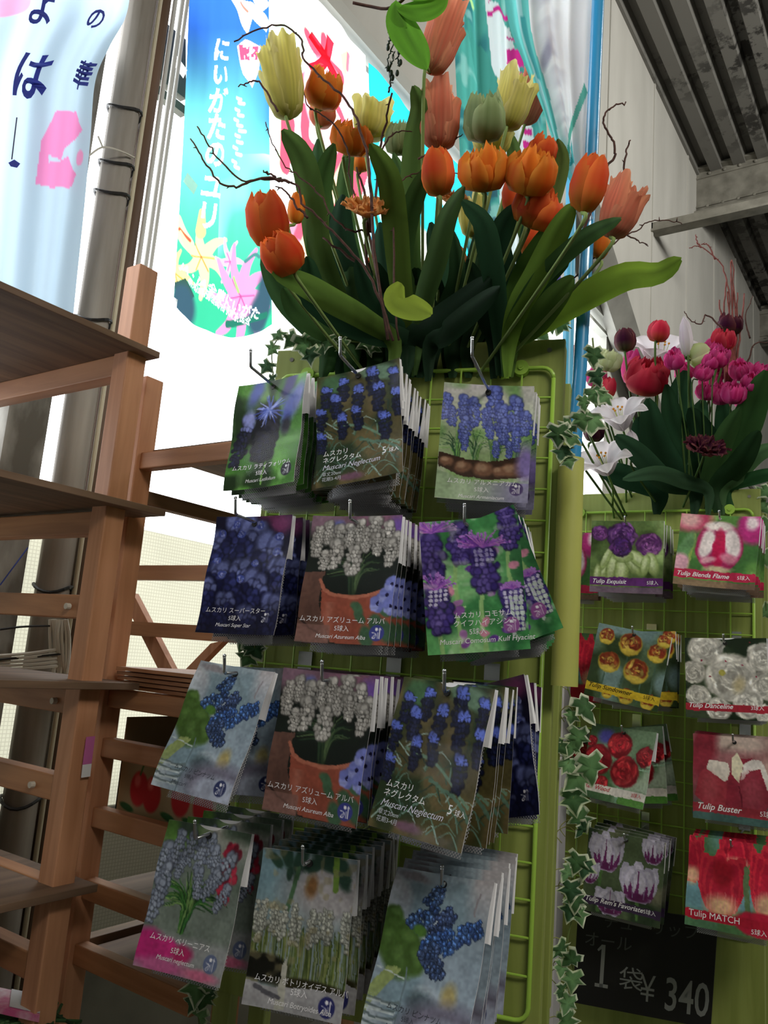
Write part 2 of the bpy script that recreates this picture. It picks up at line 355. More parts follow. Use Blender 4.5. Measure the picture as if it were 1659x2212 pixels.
for i, y in enumerate((.45, 2.95, 4.6)):
    h = MB(); h.box((XW-.13, y, .98), (XW-.09, y+.05, 4.4)); struct('window_%d' % (i+1), h, M_STEEL)
h = MB()
for y0_, y1_ in ((150, 15), (185, 165)): o_ = on(0, XW, 318, y0_); h.obox(o_, on(0, XW, 402, y0_+64)-o_, (-.03, 0, 0), on(0, XW, 318, y1_)-o_)
struct('window_4', h, plain('olive_sash', 0x5C5A4A, .7, col2=0x45443A, nscale=5))
# slanting column and upright behind the second stand
h = MB(); h.tube([on(0, -2.05, 1255, 440), on(0, -2.05, 1340, 700), on(0, -2.05, 1460, 1080)], .13, n=4)
o = h.build('steel_brace', M_STEELD); tag(o, 'dark grey slanting steel brace in front of the cream wall behind the flowers', 'steel beam')
tr_ = MB(); tr_.obox(on(1, 7.4, 1398, 503), on(1, 7.4, 1700, 435)-on(1, 7.4, 1398, 503), (0, .12, 0), (0, 0, .1)); tr_.obox(on(1, 7.4, 1398, 503)+np.array([0, -.02, 0]), on(1, 7.4, 1700, 435)-on(1, 7.4, 1398, 503), (0, .02, 0), (0, 0, .025))
tag(tr_.build('steel_channel', M_STEEL), 'pale steel channel bar sticking out below the riveted ceiling beam', 'steel beam')
# woven tarpaulin sheet hung over the lower window
def tarp_mat(name, c, tr, dark=.0):
    m, nt, b, o = newmat(name); tc = N(nt, 'ShaderNodeTexCoord'); fr = []
    for ax in ('Y', 'Z'):
        sp = N(nt, 'ShaderNodeSeparateXYZ'); nt.links.new(tc.outputs['Object'], sp.inputs[0])
        mu = N(nt, 'ShaderNodeMath', operation='MULTIPLY'); mu.inputs[1].default_value = 90; nt.links.new(sp.outputs[ax], mu.inputs[0])
        f_ = N(nt, 'ShaderNodeMath', operation='FRACT'); nt.links.new(mu.outputs[0], f_.inputs[0])
        l_ = N(nt, 'ShaderNodeMath', operation='LESS_THAN'); l_.inputs[1].default_value = .22; nt.links.new(f_.outputs[0], l_.inputs[0]); fr.append(l_)
    mm = N(nt, 'ShaderNodeMath', operation='MAXIMUM'); nt.links.new(fr[0].outputs[0], mm.inputs[0]); nt.links.new(fr[1].outputs[0], mm.inputs[1])
    nz = N(nt, 'ShaderNodeTexNoise', _Scale=2.0, _Detail=3.0); nt.links.new(tc.outputs['Object'], nz.inputs['Vector'])
    mx = N(nt, 'ShaderNodeMix', data_type='RGBA'); mx.inputs[6].default_value = (*lin(c), 1); mx.inputs[7].default_value = (*(lin(c)*.78), 1); nt.links.new(mm.outputs[0], mx.inputs[0])
    m2 = N(nt, 'ShaderNodeMix', data_type='RGBA', blend_type='MULTIPLY'); m2.inputs[0].default_value = .35; nt.links.new(mx.outputs[2], m2.inputs[6]); nt.links.new(nz.outputs[0], m2.inputs[7])
    nt.links.new(m2.outputs[2], b.inputs['Base Color']); t = N(nt, 'ShaderNodeBsdfTranslucent'); nt.links.new(m2.outputs[2], t.inputs[0])
    ms = N(nt, 'ShaderNodeMixShader'); ms.inputs[0].default_value = tr; nt.links.new(b.outputs[0], ms.inputs[1]); nt.links.new(t.outputs[0], ms.inputs[2]); nt.links.new(ms.outputs[0], o.inputs[0]); return m
M_TARP = tarp_mat('woven_tarpaulin', 0xC2BEA8, .42)
def drape(name, y0, y1, z0, z1, x, amp, mat, k=9.):
    g = [[(x+amp*sin(k*y+2*sin(z*2.))*(.4+.6*(z1-z)/(z1-z0)), y, z) for y in np.linspace(y0, y1, 90)] for z in np.linspace(z1, z0, 30)]
    m = MB(); m.grid(g); return m.build(name, mat, smooth=True)
tag(drape('tarpaulin', -.6, 6.1, .55, 1.86, XW+.03, .012, M_TARP), 'cream woven tarpaulin sheet hung over the lower window behind the shelves', 'tarpaulin')
# ================================================================ column, pipes and cords at the window
def vtube(x, y, r, z0=.0, z1=4.4, n=12): m = MB(); m.tube([(x, y, z0), (x, y, z1)], r, n=n); return m
M_PIPE = plain('weathered_grey_pipe', 0xA8A198, .75, col2=0x7A7268, nscale=3, stretch=(4, 4, .4)); M_BROWN = plain('brown_pipe', 0x6E5646, .6, col2=0x56402F, nscale=4, stretch=(3, 3, .5))
M_OLD = plain('peeling_white_post', 0xA9A69E, .8, col2=0x5A554C, nscale=9, stretch=(1, 1, .4)); M_COND = plain('white_conduit', 0xCFCFCB, .4); M_BLACK = plain('black_band', 0x1C1A1A, .5)
M_CORD = plain('cotton_cord', 0xC9C4B8, .8); M_BEIGE = plain('beige_conduit', 0xC9BFA5, .6)
t = thing('drain_pipe', 'thick weathered grey pipe strapped with black bands behind the light blue banner', 'pipe', (-2.05, 1.335, 0))
vtube(-2.05, 1.335, .046).build('pipe', M_PIPE, t, smooth=True)
for z in (1.05, 1.62, 2.42, 2.83, 2.93, 3.12):
    m = MB(); m.tube([(-2.05+.052*cos(a), 1.335+.052*sin(a), z+.012*sin(a*2)) for a in np.linspace(0, 2*pi, 20)], .0045, n=5); m.build('strap', M_BLACK, t)
tag(vtube(-2.06, 1.42, .028).build('brown_pipe', M_BROWN, smooth=True), 'slim brown pipe standing beside the thick grey pipe', 'pipe')
tag(vtube(-2.02, 1.385, .007, n=8).build('beige_conduit', M_BEIGE, smooth=True), 'thin beige conduit running up in front of the brown pipe', 'conduit')
for i, (yy, r, lb) in enumerate(((1.462, .008, 'thin white conduit touching the brown pipe'), (1.49, .008, 'thin white conduit in the middle of the bright bundle'), (1.51, .007, 'outermost thin white conduit next to the bright window'))):
    tag(vtube(-2.05, yy, r, n=8).build('white_conduit', M_COND, smooth=True), lb, 'conduit', 'white conduits beside the pipes')
m = MB(); m.box((-2.13, 1.13, 0), (-2.06, 1.25, 3.3)); tag(m.build('old_wooden_post', M_OLD), 'old post with peeling white paint left of the grey pipe', 'post')
m = MB(); m.box((-2.15, .93, 0), (-2.08, 1.04, 3.3)); tag(m.build('narrow_wooden_post', M_OLD), 'narrower peeling post furthest left behind the shelf rungs', 'post')
w_ = MB(); w_.tube(spline([on(0, -2.0, 190, 338), on(0, -1.99, 222, 318), on(0, -1.98, 260, 326), on(0, -2.0, 290, 340)], 14), .003, n=5); w_.tube([on(0, -1.99, 222, 318), on(0, -1.99, 212, 294)], .003, n=5)
tag(w_.build('cable_tie', M_CORD), 'white cord twisted round the grey pipe below the banner edge', 'cord')
b_ = MB()
for k in range(9):
    x0 = 108+k*4.5; yy = [(x0, 1338), (x0+6*sin(k), 1380), (x0+3, 1440), (x0+8*cos(k*2), 1475)]
    b_.tube(spline([on(0, -1.98+.004*k, *q) for q in yy], 10), .0045, n=5)
for k in range(5): b_.tube(spline([on(0, -1.97, -20, 1418+k*7), on(0, -1.95, 60, 1412+k*8), on(0, -1.97, 130, 1402+k*9)], 12), .0045, n=5)
tag(b_.build('cord_bundle', M_CORD), 'bundle of white cotton cords looped round the peeling post', 'cord')
b_ = MB(); b_.tube(spline([on(0, -1.96, -20, 1426), on(0, -1.95, 60, 1420), on(0, -1.96, 140, 1412)], 10), .003, n=5); b_.tube(spline([on(0, -1.98, 0, 1360), on(0, -1.96, 50, 1354), on(0, -1.98, 110, 1352)], 10), .003, n=5)
tag(b_.build('black_wire', M_BLACK), 'black wires tied across the white cord bundle', 'wire')
b_ = MB(); b_.tube([on(0, -1.9, 60, 1183), on(0, -1.9, 0, 1264)], .0018, n=5); tag(b_.build('blue_string', plain('blue_string', 0x2C3F8C, .6)), 'thin blue string hanging diagonally at far left', 'string')
# ================================================================ wooden shelf racks
def beam(a, b, mat, name, root, bev=.0025, label=None):
    m = MB(); m.box(a, b); return m.build(name, mat, root, bevel=bev, label=label)
M_PLY = wood('plywood_shelf', 0x7E6450, 0x5C4636, 1, .7)
A = thing('wooden_rack', 'reddish wooden rack with shelf boards jutting out at the left edge', 'shelf rack', (-1.6, .3, 0))
for y in (.93, -.55):
    beam((-1.34, y, 0), (-1.295, y+.045, 2.245), M_WZ, 'post', A); beam((-2.0, y, 0), (-1.955, y+.045, 2.245), M_WZ, 'post', A)
    for z in (2.012, 1.692, 1.53, 1.355, 1.2, 1.02, .9, .6): beam((-1.955, y+.004, z), (-1.34, y+.04, z+.045), M_WX, 'rung', A)
for z, y1, y0 in ((2.045+.012, .985, -.7), (1.745, 1.045, -.7), (1.405, 1.035, -.7), (1.05, 1.0, -.7)):
    beam((-1.95, y0, z), (-1.262 if z < 2 else -1.268, y1, z+.013), M_PLY, 'shelf_board', A, .001)
def rail_knob(x, z, r=.006):
    m = MB(); m.tube([(x, .925, z), (x, .936, z)], r, n=10); return m
for x, z in ((-1.37, 1.552), (-1.37, 1.375), (-1.4, 1.22)): rail_knob(x, z).build('screw', M_CORD, A)
B = thing('slatted_wooden_rack', 'lower wooden rack with slatted front rails standing behind the green display stand', 'shelf rack', (-1, 1.2, 0))
beam((-1.403, 1.03, 0), (-1.358, 1.075, 2.05), M_WZ, 'post', B)
for y in (1.47,): beam((-1.403, y, 0), (-1.358, y+.045, 1.8), M_WZ, 'post', B)
beam((-1.075, 1.47, 0), (-1.035, 1.515, 2.0), M_WZ, 'post', B)
for z in (1.848, 1.365, 1.27, 1.14, 1.01, .895, .5): beam((-1.358, 1.04, z), (-1.04, 1.068, z+.036), M_WX, 'front_rail', B)
for z in (1.78, 1.36, .9): beam((-1.395, 1.075, z), (-1.365, 1.47, z+.03), M_WY, 'side_rail', B)
m = MB(); m.box((-1.9, 1.46, 1.665), (-.6, 1.485, 1.705)); m.build('back_rail', M_WX, B); m = MB(); m.box((-1.9, 1.46, 1.51), (-.6, 1.485, 1.548)); m.build('back_rail', M_WX, B)
m = MB(); a_, b_ = on(1, 1.49, 262, 1288), on(1, 1.49, 350, 1462); m.obox(a_, b_-a_, (0, .02, 0), (.05, 0, .01)); m.build('brace', M_WZ, B)
m = MB(); a_, b_ = on(1, 1.42, 455, 1390), on(1, 1.42, 385, 1462); m.obox(a_, b_-a_, (0, .02, 0), (.045, 0, .01)); m.build('brace', M_WZ, B)
for z in (1.885, 1.15, 1.02, .905): beam((-1.358, 1.07, z), (-1.04, 1.5, z+.012), M_PLY, 'shelf_board', B, .001)
for k in range(5):
    m = MB(); m.box((-1.356+.004*k, 1.06-.006*k, 1.402+k*.009), (-1.06, 1.4, 1.409+k*.009)); tag(m.build('plywood_sheet', M_WX, bevel=.0006), ['lowest', 'second lowest', 'middle', 'second highest', 'topmost'][k]+' thin plywood sheet of the stack lying on the slatted rack', 'plywood sheet', 'plywood sheets stacked on the slatted rack')
m = MB(); m.box((-1.16, 1.2, 1.447), (-1.05, 1.38, 1.49)); tag(m.build('wooden_block', M_WX, bevel=.002), 'light wooden block lying on the plywood stack', 'wooden block')
# apple carton on the rack
K = thing('apple_carton', 'cardboard carton printed with red apples standing on the slatted rack', 'carton', (-1.16, 1.25, 1.165))
M_CARD = plain('cardboard', 0x9C8866, .85, noise=.12, nscale=14)
m = MB()
for a, b in (((-1.355, 1.09, 1.165), (-1.05, 1.094, 1.262)), ((-1.355, 1.42, 1.165), (-1.05, 1.424, 1.36)), ((-1.355, 1.09, 1.165), (-1.351, 1.42, 1.345)), ((-1.054, 1.09, 1.165), (-1.05, 1.42, 1.345)), ((-1.355, 1.09, 1.165), (-1.05, 1.42, 1.169))): m.box(a, b)
m.build('carton_body', M_CARD, K)
q = Cv(150, 48, .32, 0x9C8866, 3); 
for i, x in enumerate((.2, .33, .6, .8)):
    q.ell(x, .15+.02*(i % 2), .085, .11, 0xB02A2E, 0, .2); q.ell(x-.02, .1, .03, .04, 0xD06058, 0, .8); q.line([(x, .06), (x+.02, .0)], .008, 0x3C5A2A)
for x in (.1, .5, .7): q.ell(x, .28, .07, .022, 0x2F5A34, .2, .4)
m = MB(); m.grid([[(-1.35+.298*u, 1.0885, 1.26-.094*v) for u in np.linspace(0, 1, 150)] for v in np.linspace(0, 1, 48)], q.lin()); m.build('apple_print', M_V, K)
# dark sack behind the rails
m = MB(); m.ball(np.array([-1.13, 1.28, 1.28]), .06, .07, .11, n=16, m=10); tag(m.build('dark_sack', plain('dark_plastic', 0x22222C, .4), smooth=True), 'dark plastic sack leaning inside the apple carton', 'sack')
# tag on the post, sign and packet at the bottom left
T = thing('price_tag', 'small pink and white price tag stuck on the side of the rack post', 'price tag', (-1.291, 1.0, 1.28))
m = MB(); a_ = on(0, -1.289, 186, 1592); b_ = on(0, -1.289, 205, 1590); c_ = on(0, -1.289, 178, 1652); m.obox(a_, b_-a_, c_-a_, (.001, 0, 0)); m.build('pink_label', plain('pink_paper', 0xC76BA8, .6), T)
m = MB(); d_ = on(0, -1.289, 175, 1680); m.obox(c_, b_-a_, d_-c_, (.001, 0, 0)); m.build('white_label', M_WHITE, T)
# ================================================================ green display stands
ZV = np.array([0, 0, 1.])
class Stand:
    def __init__(s, corner, H, ang, w, name, label, bottom):
        r = ray(*corner); h = r[:2]/r[2]*H; s.O = np.array([h[0], h[1], 1.5+H]); a = radians(ang)
        s.ex = np.array([cos(a), sin(a), 0]); s.n = np.array([sin(a), -cos(a), 0]); s.w = w; s.R = np.stack([s.ex, -s.n, ZV], 1)
        T = s.T; root = s.root = thing(name, label, 'display stand', T(-w/2, 0, -.15)*np.array([1, 1, 0]))
        def ob(nm, s0, s1, t0, t1, d0, d1, mat, bev=.002, lab=None):
            m = MB(); m.obox(T(s0, t0, d0), s.ex*(s1-s0), ZV*(t1-t0), -s.n*(d0-d1)); return m.build(nm, mat, root, bevel=bev, label=lab)
        ob('front_board', -w, 0, bottom, 0, 0, -.012, M_GREENW); ob('back_board', -w, 0, bottom, -.02, -.19, -.202, M_GREENW)
        for a0 in (-w+.001, -.03):
            ob('upright', a0, a0+.029, -s.O[2], -.002, -.0125, -.045, M_GREENW); ob('upright', a0, a0+.029, -s.O[2], -.02, -.155, -.1895, M_GREENW)
        ob('planter_floor', -w+.03, -.03, -.14, -.128, -.012, -.19, M_GREENW)
        ob('lower_board', -w+.03, -.03, -1.9, -1.6, -.0125, -.03, M_GREENW)
        # wire grid: frame tube with rounded corners, wires as one lattice
        s0, s1, t0, t1, r_ = -w+.017, -.016, -.052, max(bottom+.05, -1.01), .018
        pts = []
        for cx, cy, a0 in ((s1-r_, t0-r_, 0), (s0+r_, t0-r_, 90), (s0+r_, t1+r_, 180), (s1-r_, t1+r_, 270)):
            pts += [T(cx+r_*cos(radians(a0+k)), cy+r_*sin(radians(a0+k)), .008) for k in (0, 22, 45, 67, 90)]
        pts.append(pts[0]); m = MB(); m.tube(pts, .0034, n=8); g = m.build('grid_frame', M_GRID, root, smooth=True)
        m = MB(); k = t0-.05
        while k > t1+.01: m.tube([T(s0, k, .008), T(s1, k, .008)], .0017, n=6); k -= .05
        k = s1-.05
        while k > s0+.01: m.tube([T(k, t0, .0105), T(k, t1, .0105)], .0017, n=6); k -= .05
        m.build('grid_wires', M_GRID, root)
        for sx, sy in ((-.068, -.052), (-w+.068, -.052)):
            m = MB(); m.tube([T(sx, sy, .0), T(sx, sy, .0135)], .0125, n=20); wsh = m.build('washer', M_GRID, root, smooth=False)
            m = MB(); m.tube([T(sx, sy, .0135), T(sx, sy, .0155)], .0045, n=12); m.obox(T(sx-.003, sy-.0005, .0157), s.ex*.006, ZV*.001, s.n*.0004, (.1, .1, .1)); sc = m.build('screw', M_GRID, wsh)
        for sx in (-.025, -w+.03):
            m = MB(); m.tube([T(sx, -.019, -.001), T(sx, -.019, .001)], .004, n=12); m.build('screw', M_STEEL, root)
    def T(s, a, t, d): return s.O+s.ex*a+ZV*t+s.n*d
SA = Stand((1222, 731), .53, 17.7, .508, 'green_display_stand', 'tall green wooden display stand with wire grid holding the grape hyacinth packets, nearest the camera', -1.06)
SB = Stand((1643, 1055), .47, 5.0, .50, 'green_display_stand', 'farther green wooden display stand with wire grid holding the tulip packets at right', -1.9)
# painted cardboard tube on the right side of the near stand and the blue banner pole in it
T_ = SA.T; tx, td = .0125, .024
onP = lambda x, y, d: CAM+ray(x, y)*(((SA.O+SA.n*d-CAM)@SA.n)/(ray(x, y)@SA.n))
t = thing('painted_cardboard_tube', 'upright cardboard tube painted yellow green on the right side of the near stand', 'tube', T_(tx, -.55, td))
m = MB()
for r0, r1 in ((.0195, .0165),):
    a0 = [onP(1234, 992, td), onP(1219, 1482, td)]; m.tube(a0, r0, n=28, cap=False); m.tube(a0[::-1], r1, n=28, cap=False)
m.build('tube_wall', plain('tube_paint', 0xC2C468, .55, col2=0xA2A850, nscale=9, stretch=(1, 1, .3)), t, smooth=True)
t = thing('banner_pole', 'bright blue banner pole standing in the cardboard tube', 'pole', T_(tx, -.6, td))
m = MB(); m.tube([onP(1226, 1360, td), onP(1240, 985, td), onP(1253, 800, td), onP(1275, 400, td), onP(1292, 0, td), onP(1305, -320, td)], .0105, n=20); m.build('pole_shaft', plain('blue_pole', 0x2F8FC4, .3, coat=.5), t, smooth=True)
m = MB(); onA = lambda x, y, d: CAM+ray(x, y)*(((SA.O+SA.n*d-CAM)@SA.n)/(ray(x, y)@SA.n)); m.tube([onA(1212, 1440, -.21), onA(1224, 900, -.21), onA(1232, 520, -.22), onA(1236, 300, -.24)], .0105, n=14); tag(m.build('rear_banner_pole', plain('light_blue_pole', 0x5CB8E4, .35), smooth=True), 'lighter blue pole partly hidden behind the near stand', 'pole')
# ---------------------------------------------------------------- packet pictures
W_, H_ = 112, 150; AR = H_/W_
def pic(fn, seed=1, w=W_, h=H_, ar=AR, base=0x203018):
    q = Cv(w, h, ar, base, seed); q.lg = []; q.logo = lambda x, y, r, c=0x3A4088: q.lg.append((x, y, r, c)); fn(q); lg = q.lg; q.warp(); 
    for l in lg: Cv.logo(q, *l)
    return q
def d_latifolium(q):
    q.a[:] = q.c(0x3E7428); q.blot(3, 0x5E9C3C, .3, .75).blot(4, 0x1C3412, .6, .8).blot(5, 0x8FBE7C, .65, .9, .7)
    for x, y, c in ((.28, .12, 0x5060A8), (.75, .1, 0x3C3A70), (.9, .3, 0x6A74B0), (.78, .42, 0x4C5CA8)): q.ell(x, y, .09, .22, c, .3, .9)
    q.ell(.76, .62, .07, .1, 0x1A1A28, .2, .9); q.line([(.55, .9), (.5, 1.3)], .012, 0x6FA04A)
    q.spike(.22, .5, .2, .55, 0x0E0E1C, 0x2A3060, .25, 12, 0x7E88C8); q.ell(.24, .47, .09, .1, 0x8890CC, 0, .9)
    q.spike(.5, .45, .34, .52, 0x0A0A14, 0x26264A, .12, 11)
    for i in range(34):
        a = q.r.random()*6.28; l = .1+.11*q.r.random(); q.line([(.5, .38), (.5+l*cos(a)*1.15, .38+l*sin(a)*1.1)], .012, [0x4C62C0, 0x6C80D8, 0x98A6E8, 0x3A4CA8][i % 4], .005)
    q.logo(.86, 1.17, .08, 0x30303C)
def d_neglectum(q):
    q.blot(4, 0x4A4428, .4, .7).blot(6, 0x5C5234, .5, .8).ell(.75, .1, .25, .1, 0x5E7A64, .2, .5).ell(.2, .12, .15, .12, 0x3E6040, 0, .6)
    for i in range(44):
        x, y = q.r.random(), .55+.8*q.r.random(); a = (q.r.random()-.5)*3; l = .2+.25*q.r.random()
        q.line([(x, y), (x+sin(a)*l*.5, y-.12), (x+sin(a)*l, y-.05)], .007, [0x3C5A48, 0x5E7E70, 0x24382C, 0x8FA8A0][i % 4], .003)
    q.line([(.2, .62), (.55, .72), (.95, 1.0)], .014, 0x5E7A66); q.line([(.5, .85), (.8, .95), (1, 1.1)], .016, 0x506C5C)
    for x, y, s in ((.12, .16, 1), (.32, .1, 1), (.24, .3, 1), (.5, .24, 1.1), (.68, .06, 1.2), (.74, .26, 1.2), (.93, .12, 1), (.06, .44, .9), (.3, .55, 1), (.48, .5, .9), (.8, .62, 1.15), (.97, .4, 1.1), (.05, .72, .9)):
        q.spike(x, y, .13*s, .24*s, 0x0C0F22, 0x27305C, 0, 7, 0x5F72CC)
        for k in range(7): q.line([(x, y+.02), (x+.06*cos(k), y+.01+.035*sin(k))], .007, 0x5A6CC8, .004)
    q.ell(.4, 1.27, .14, .04, 0x6A4A5C, 0, .7)
def d_armeniacum(q):
    q.a[:] = q.c(0x8FA878); q.grad(.7, .0, 0xBDB8BC).blot(3, 0xB8BCAA, .45, .8).blot(5, 0x6F9A58, .6, .9)
    for cx in (.2, .4, .62, .85): q.leaves(cx, .95, 22, .5, .7, [0x3E6A40, 0x6B9A50, 0x2C5038, 0x88A878])
    q.poly([(0, .82), (.02, .98), (.25, 1.06), (.55, 1.1), (.9, 1.06), (1, 1.02), (1, .8), (.5, .9)], 0x3A281E)
    for x, y, r in ((.1, .92, .07), (.28, .96, .09), (.5, .98, .11), (.68, 1.0, .08), (.8, .97, .11), (.93, .93, .08)): q.ell(x, y, r, r*.7, 0x7A5844, 0, .5); q.ell(x-.02, y-.02, r*.5, r*.35, 0xA08068, 0, .8)
    for x, y, s in ((.05, .16, 1), (.12, .3, .8), (.24, .16, 1), (.36, .2, 1.1), (.27, .42, 1), (.5, .3, .8), (.58, .06, 1.2), (.66, .26, 1.1), (.82, .18, 1.3), (.93, .32, 1), (.55, .45, .7), (.7, .42, 1), (.28, .62, .6), (.84, .55, .8), (.62, .68, .6), (.76, .68, .6)):
        q.spike(x, y, .13*s, .25*s, 0x4450A0, 0x8C9CE4, .1*(s-1), 8)
    q.poly([(0, 1.02), (.25, 1.1), (.55, 1.15), (1, 1.08), (1, 1.34), (0, 1.34)], 0x90A884)
    q.mix((q.Y > 1.12)*np.clip((q.X-.3)*2, 0, 1), 0x7E76A0, .8); q.mix((q.Y > 1.12)*np.clip((q.noise(4)-.45)*3, 0, 1)*(q.X < .6), 0xA8BCA0, .8); q.ell(.96, .9, .1, .2, 0x8878B8, 0, .9)
    q.logo(.87, 1.19, .075, 0x4A3C6A)
def d_superstar(q):
    q.a[:] = q.c(0x14122A); q.ell(.8, .1, .25, .12, 0x70305E, 0, .95); q.ell(.62, .02, .2, .06, 0x501C40, 0, .9)
    for x, y, s, r in ((.1, .3, 1.4, .1), (.32, .1, 1.3, .1), (.55, .18, 1.6, .2), (.2, .62, 1.3, .2), (.45, .6, 1.5, .3), (.8, .35, 1.6, .2), (.95, .6, 1.4, .1), (.7, .75, 1.5, .3), (.02, .8, 1.2, 0), (.3, .95, 1.2, 0), (.92, 1.0, 1.2, 0), (.6, 1.1, 1.2, 0)):
        q.spike(x, y, .25*s, .4*s, 0x12143A, 0x424C90, r, 9, 0x6E78B4)
    for x, y in ((.27, .09), (.1, .2), (.35, .2), (.58, .1), (.85, .24), (.85, .42), (.1, .52), (.2, .68), (.45, .73), (.6, .55)): q.rose(x, y, .05, [0x3C4890, 0x8A90C8, 0x6A78B8], 12)
    q.grad(.9, 1.5, 0x0C0C1C, .9); q.logo(.84, 1.15, .075, None)
def d_azureum(q):
    q.a[:] = q.c(0x161C18); q.ell(.15, .05, .3, .16, 0x7A6070, 0, .9); q.ell(.75, .03, .35, .14, 0x7C586C, 0, .9); q.ell(.95, .12, .1, .1, 0x6A4C98, 0, .9); q.ell(.3, .12, .07, .07, 0x6068A8, 0, .7)
    q.leaves(.55, .85, 46, .55, .75, [0x223626, 0x35492F, 0x46583A, 0x18261C], .014)
    for x, y, s in ((.08, .22, 1), (.2, .1, .9), (.32, .14, 1.1), (.44, .12, .9), (.55, .08, 1), (.62, .16, 1), (.72, .04, 1.2), (.86, .1, 1.1), (.97, .22, 1), (.3, .3, 1.2), (.18, .4, .8), (.5, .34, 1.3), (.75, .22, .9), (.9, .28, 1.1), (.1, .14, .8)):
        q.spike(x, y, .13*s, .21*s, 0x84827E, 0xE4E0DC, 0, 7)
    q.poly([(0, .62), (.22, .6), (.2, .9), (.35, 1.34), (0, 1.34)], 0x5A4038); q.line([(0, 1.1), (.3, 1.3)], .008, 0x281C1A)
    q.poly([(.2, .72), (.3, .83), (.6, .87), (.85, .82), (1, .76), (1, 1.34), (.38, 1.34), (.26, 1.1)], 0x8C4A3A)
    q.line([(.19, .7), (.24, .8), (.45, .86), (.7, .85), (1, .75)], .018, 0xA86652); q.mix(np.clip(1-abs(q.X-.32)*12, 0, 1)*(q.Y > .92), 0xA87060, .6)
    q.mix((q.X < .36)*(q.Y > 1.16), 0x7E5E58, .7)
    for x, y, r in ((.62, .98, .09), (.66, 1.08, .08), (.92, 1.0, .08), (.85, 1.15, .13), (.95, 1.2, .12), (.75, 1.27, .12)): q.ell(x, y, r, r*.6, 0x3E5C44, r*9, .4)
    for x, y in ((.84, .92), (.93, .84), (.97, .72), (.99, .95)):
        for a in (0, 1.3, 2.5, 3.7, 5): q.ell(x+.045*cos(a), y+.05*sin(a), .045, .05, 0x6C74B8 if a != 2.5 else 0x8C94CC, a, .4)
        q.ell(x, y, .02, .02, 0x181438)
    q.logo(.86, 1.22, .08)
def d_comosum(q):
    q.a[:] = q.c(0x3C8048); q.blot(4, 0x2A6038, .4, .7).blot(3, 0x88B880, .55, .85).blot(6, 0x5CA060, .6, .9)
    for x, a, b in ((.34, .3, 1.34), (.58, .6, 1.34), (.15, .85, 1.34), (.88, .2, 1)): q.line([(x, a), (x-.02, (a+b)/2), (x, b)], .022, 0x88B070)
    for i in range(26):
        x, y = q.r.random(), .3+q.r.random(); q.line([(x, y), (x+.12*(q.r.random()-.5), y-.03)], .006, 0xA8C890); q.ell(x, y, .035, .05, [0x7A4A90, 0x5A3488, 0xC08098, 0xA070A8][i % 4], q.r.random()*2, .4)
    def tuft(x, y, r):
        for i in range(46):
            a = -q.r.random()*pi; l = r*(.5+.6*q.r.random()); q.line([(x, y), (x+l*cos(a)*1.3, y+l*sin(a)*.8)], .006, [0x8A50B0, 0x6C3898, 0xA868B8][i % 3]); q.ell(x+l*cos(a)*1.3, y+l*sin(a)*.8, .013, .013, 0xA070C0)
    for x, y, s in ((.1, .2, 1.3), (.4, .1, 1.1), (.62, .32, 1.35), (.14, .72, 1.3), (.9, .02, 1), (.88, .78, 1.1)):
        q.spike(x, y, .2*s, .3*s, 0x2E2068, 0x7C6CB0, 0, 8); 
    for x, y in ((.62, .32), (.14, .7), (.88, .76)):
        for k in range(14): q.ell(x-.07+.05*(k % 4), y+.02+.045*(k//4), .018, .018, 0xB8B4D0 if y > .5 else 0x9088B8)
    tuft(.62, .3, .2); tuft(.1, .7, .2); tuft(.12, .12, .2); tuft(.88, .74, .08)
    for k in range(22): q.ell(.86+.045*(k % 3), .84+.05*(k//3), .022, .022, 0xB0BCB8)
    q.blot(9, 0xC8D8C0, .78, .9, .4); q.logo(.84, 1.1, .078, 0x8A5090)
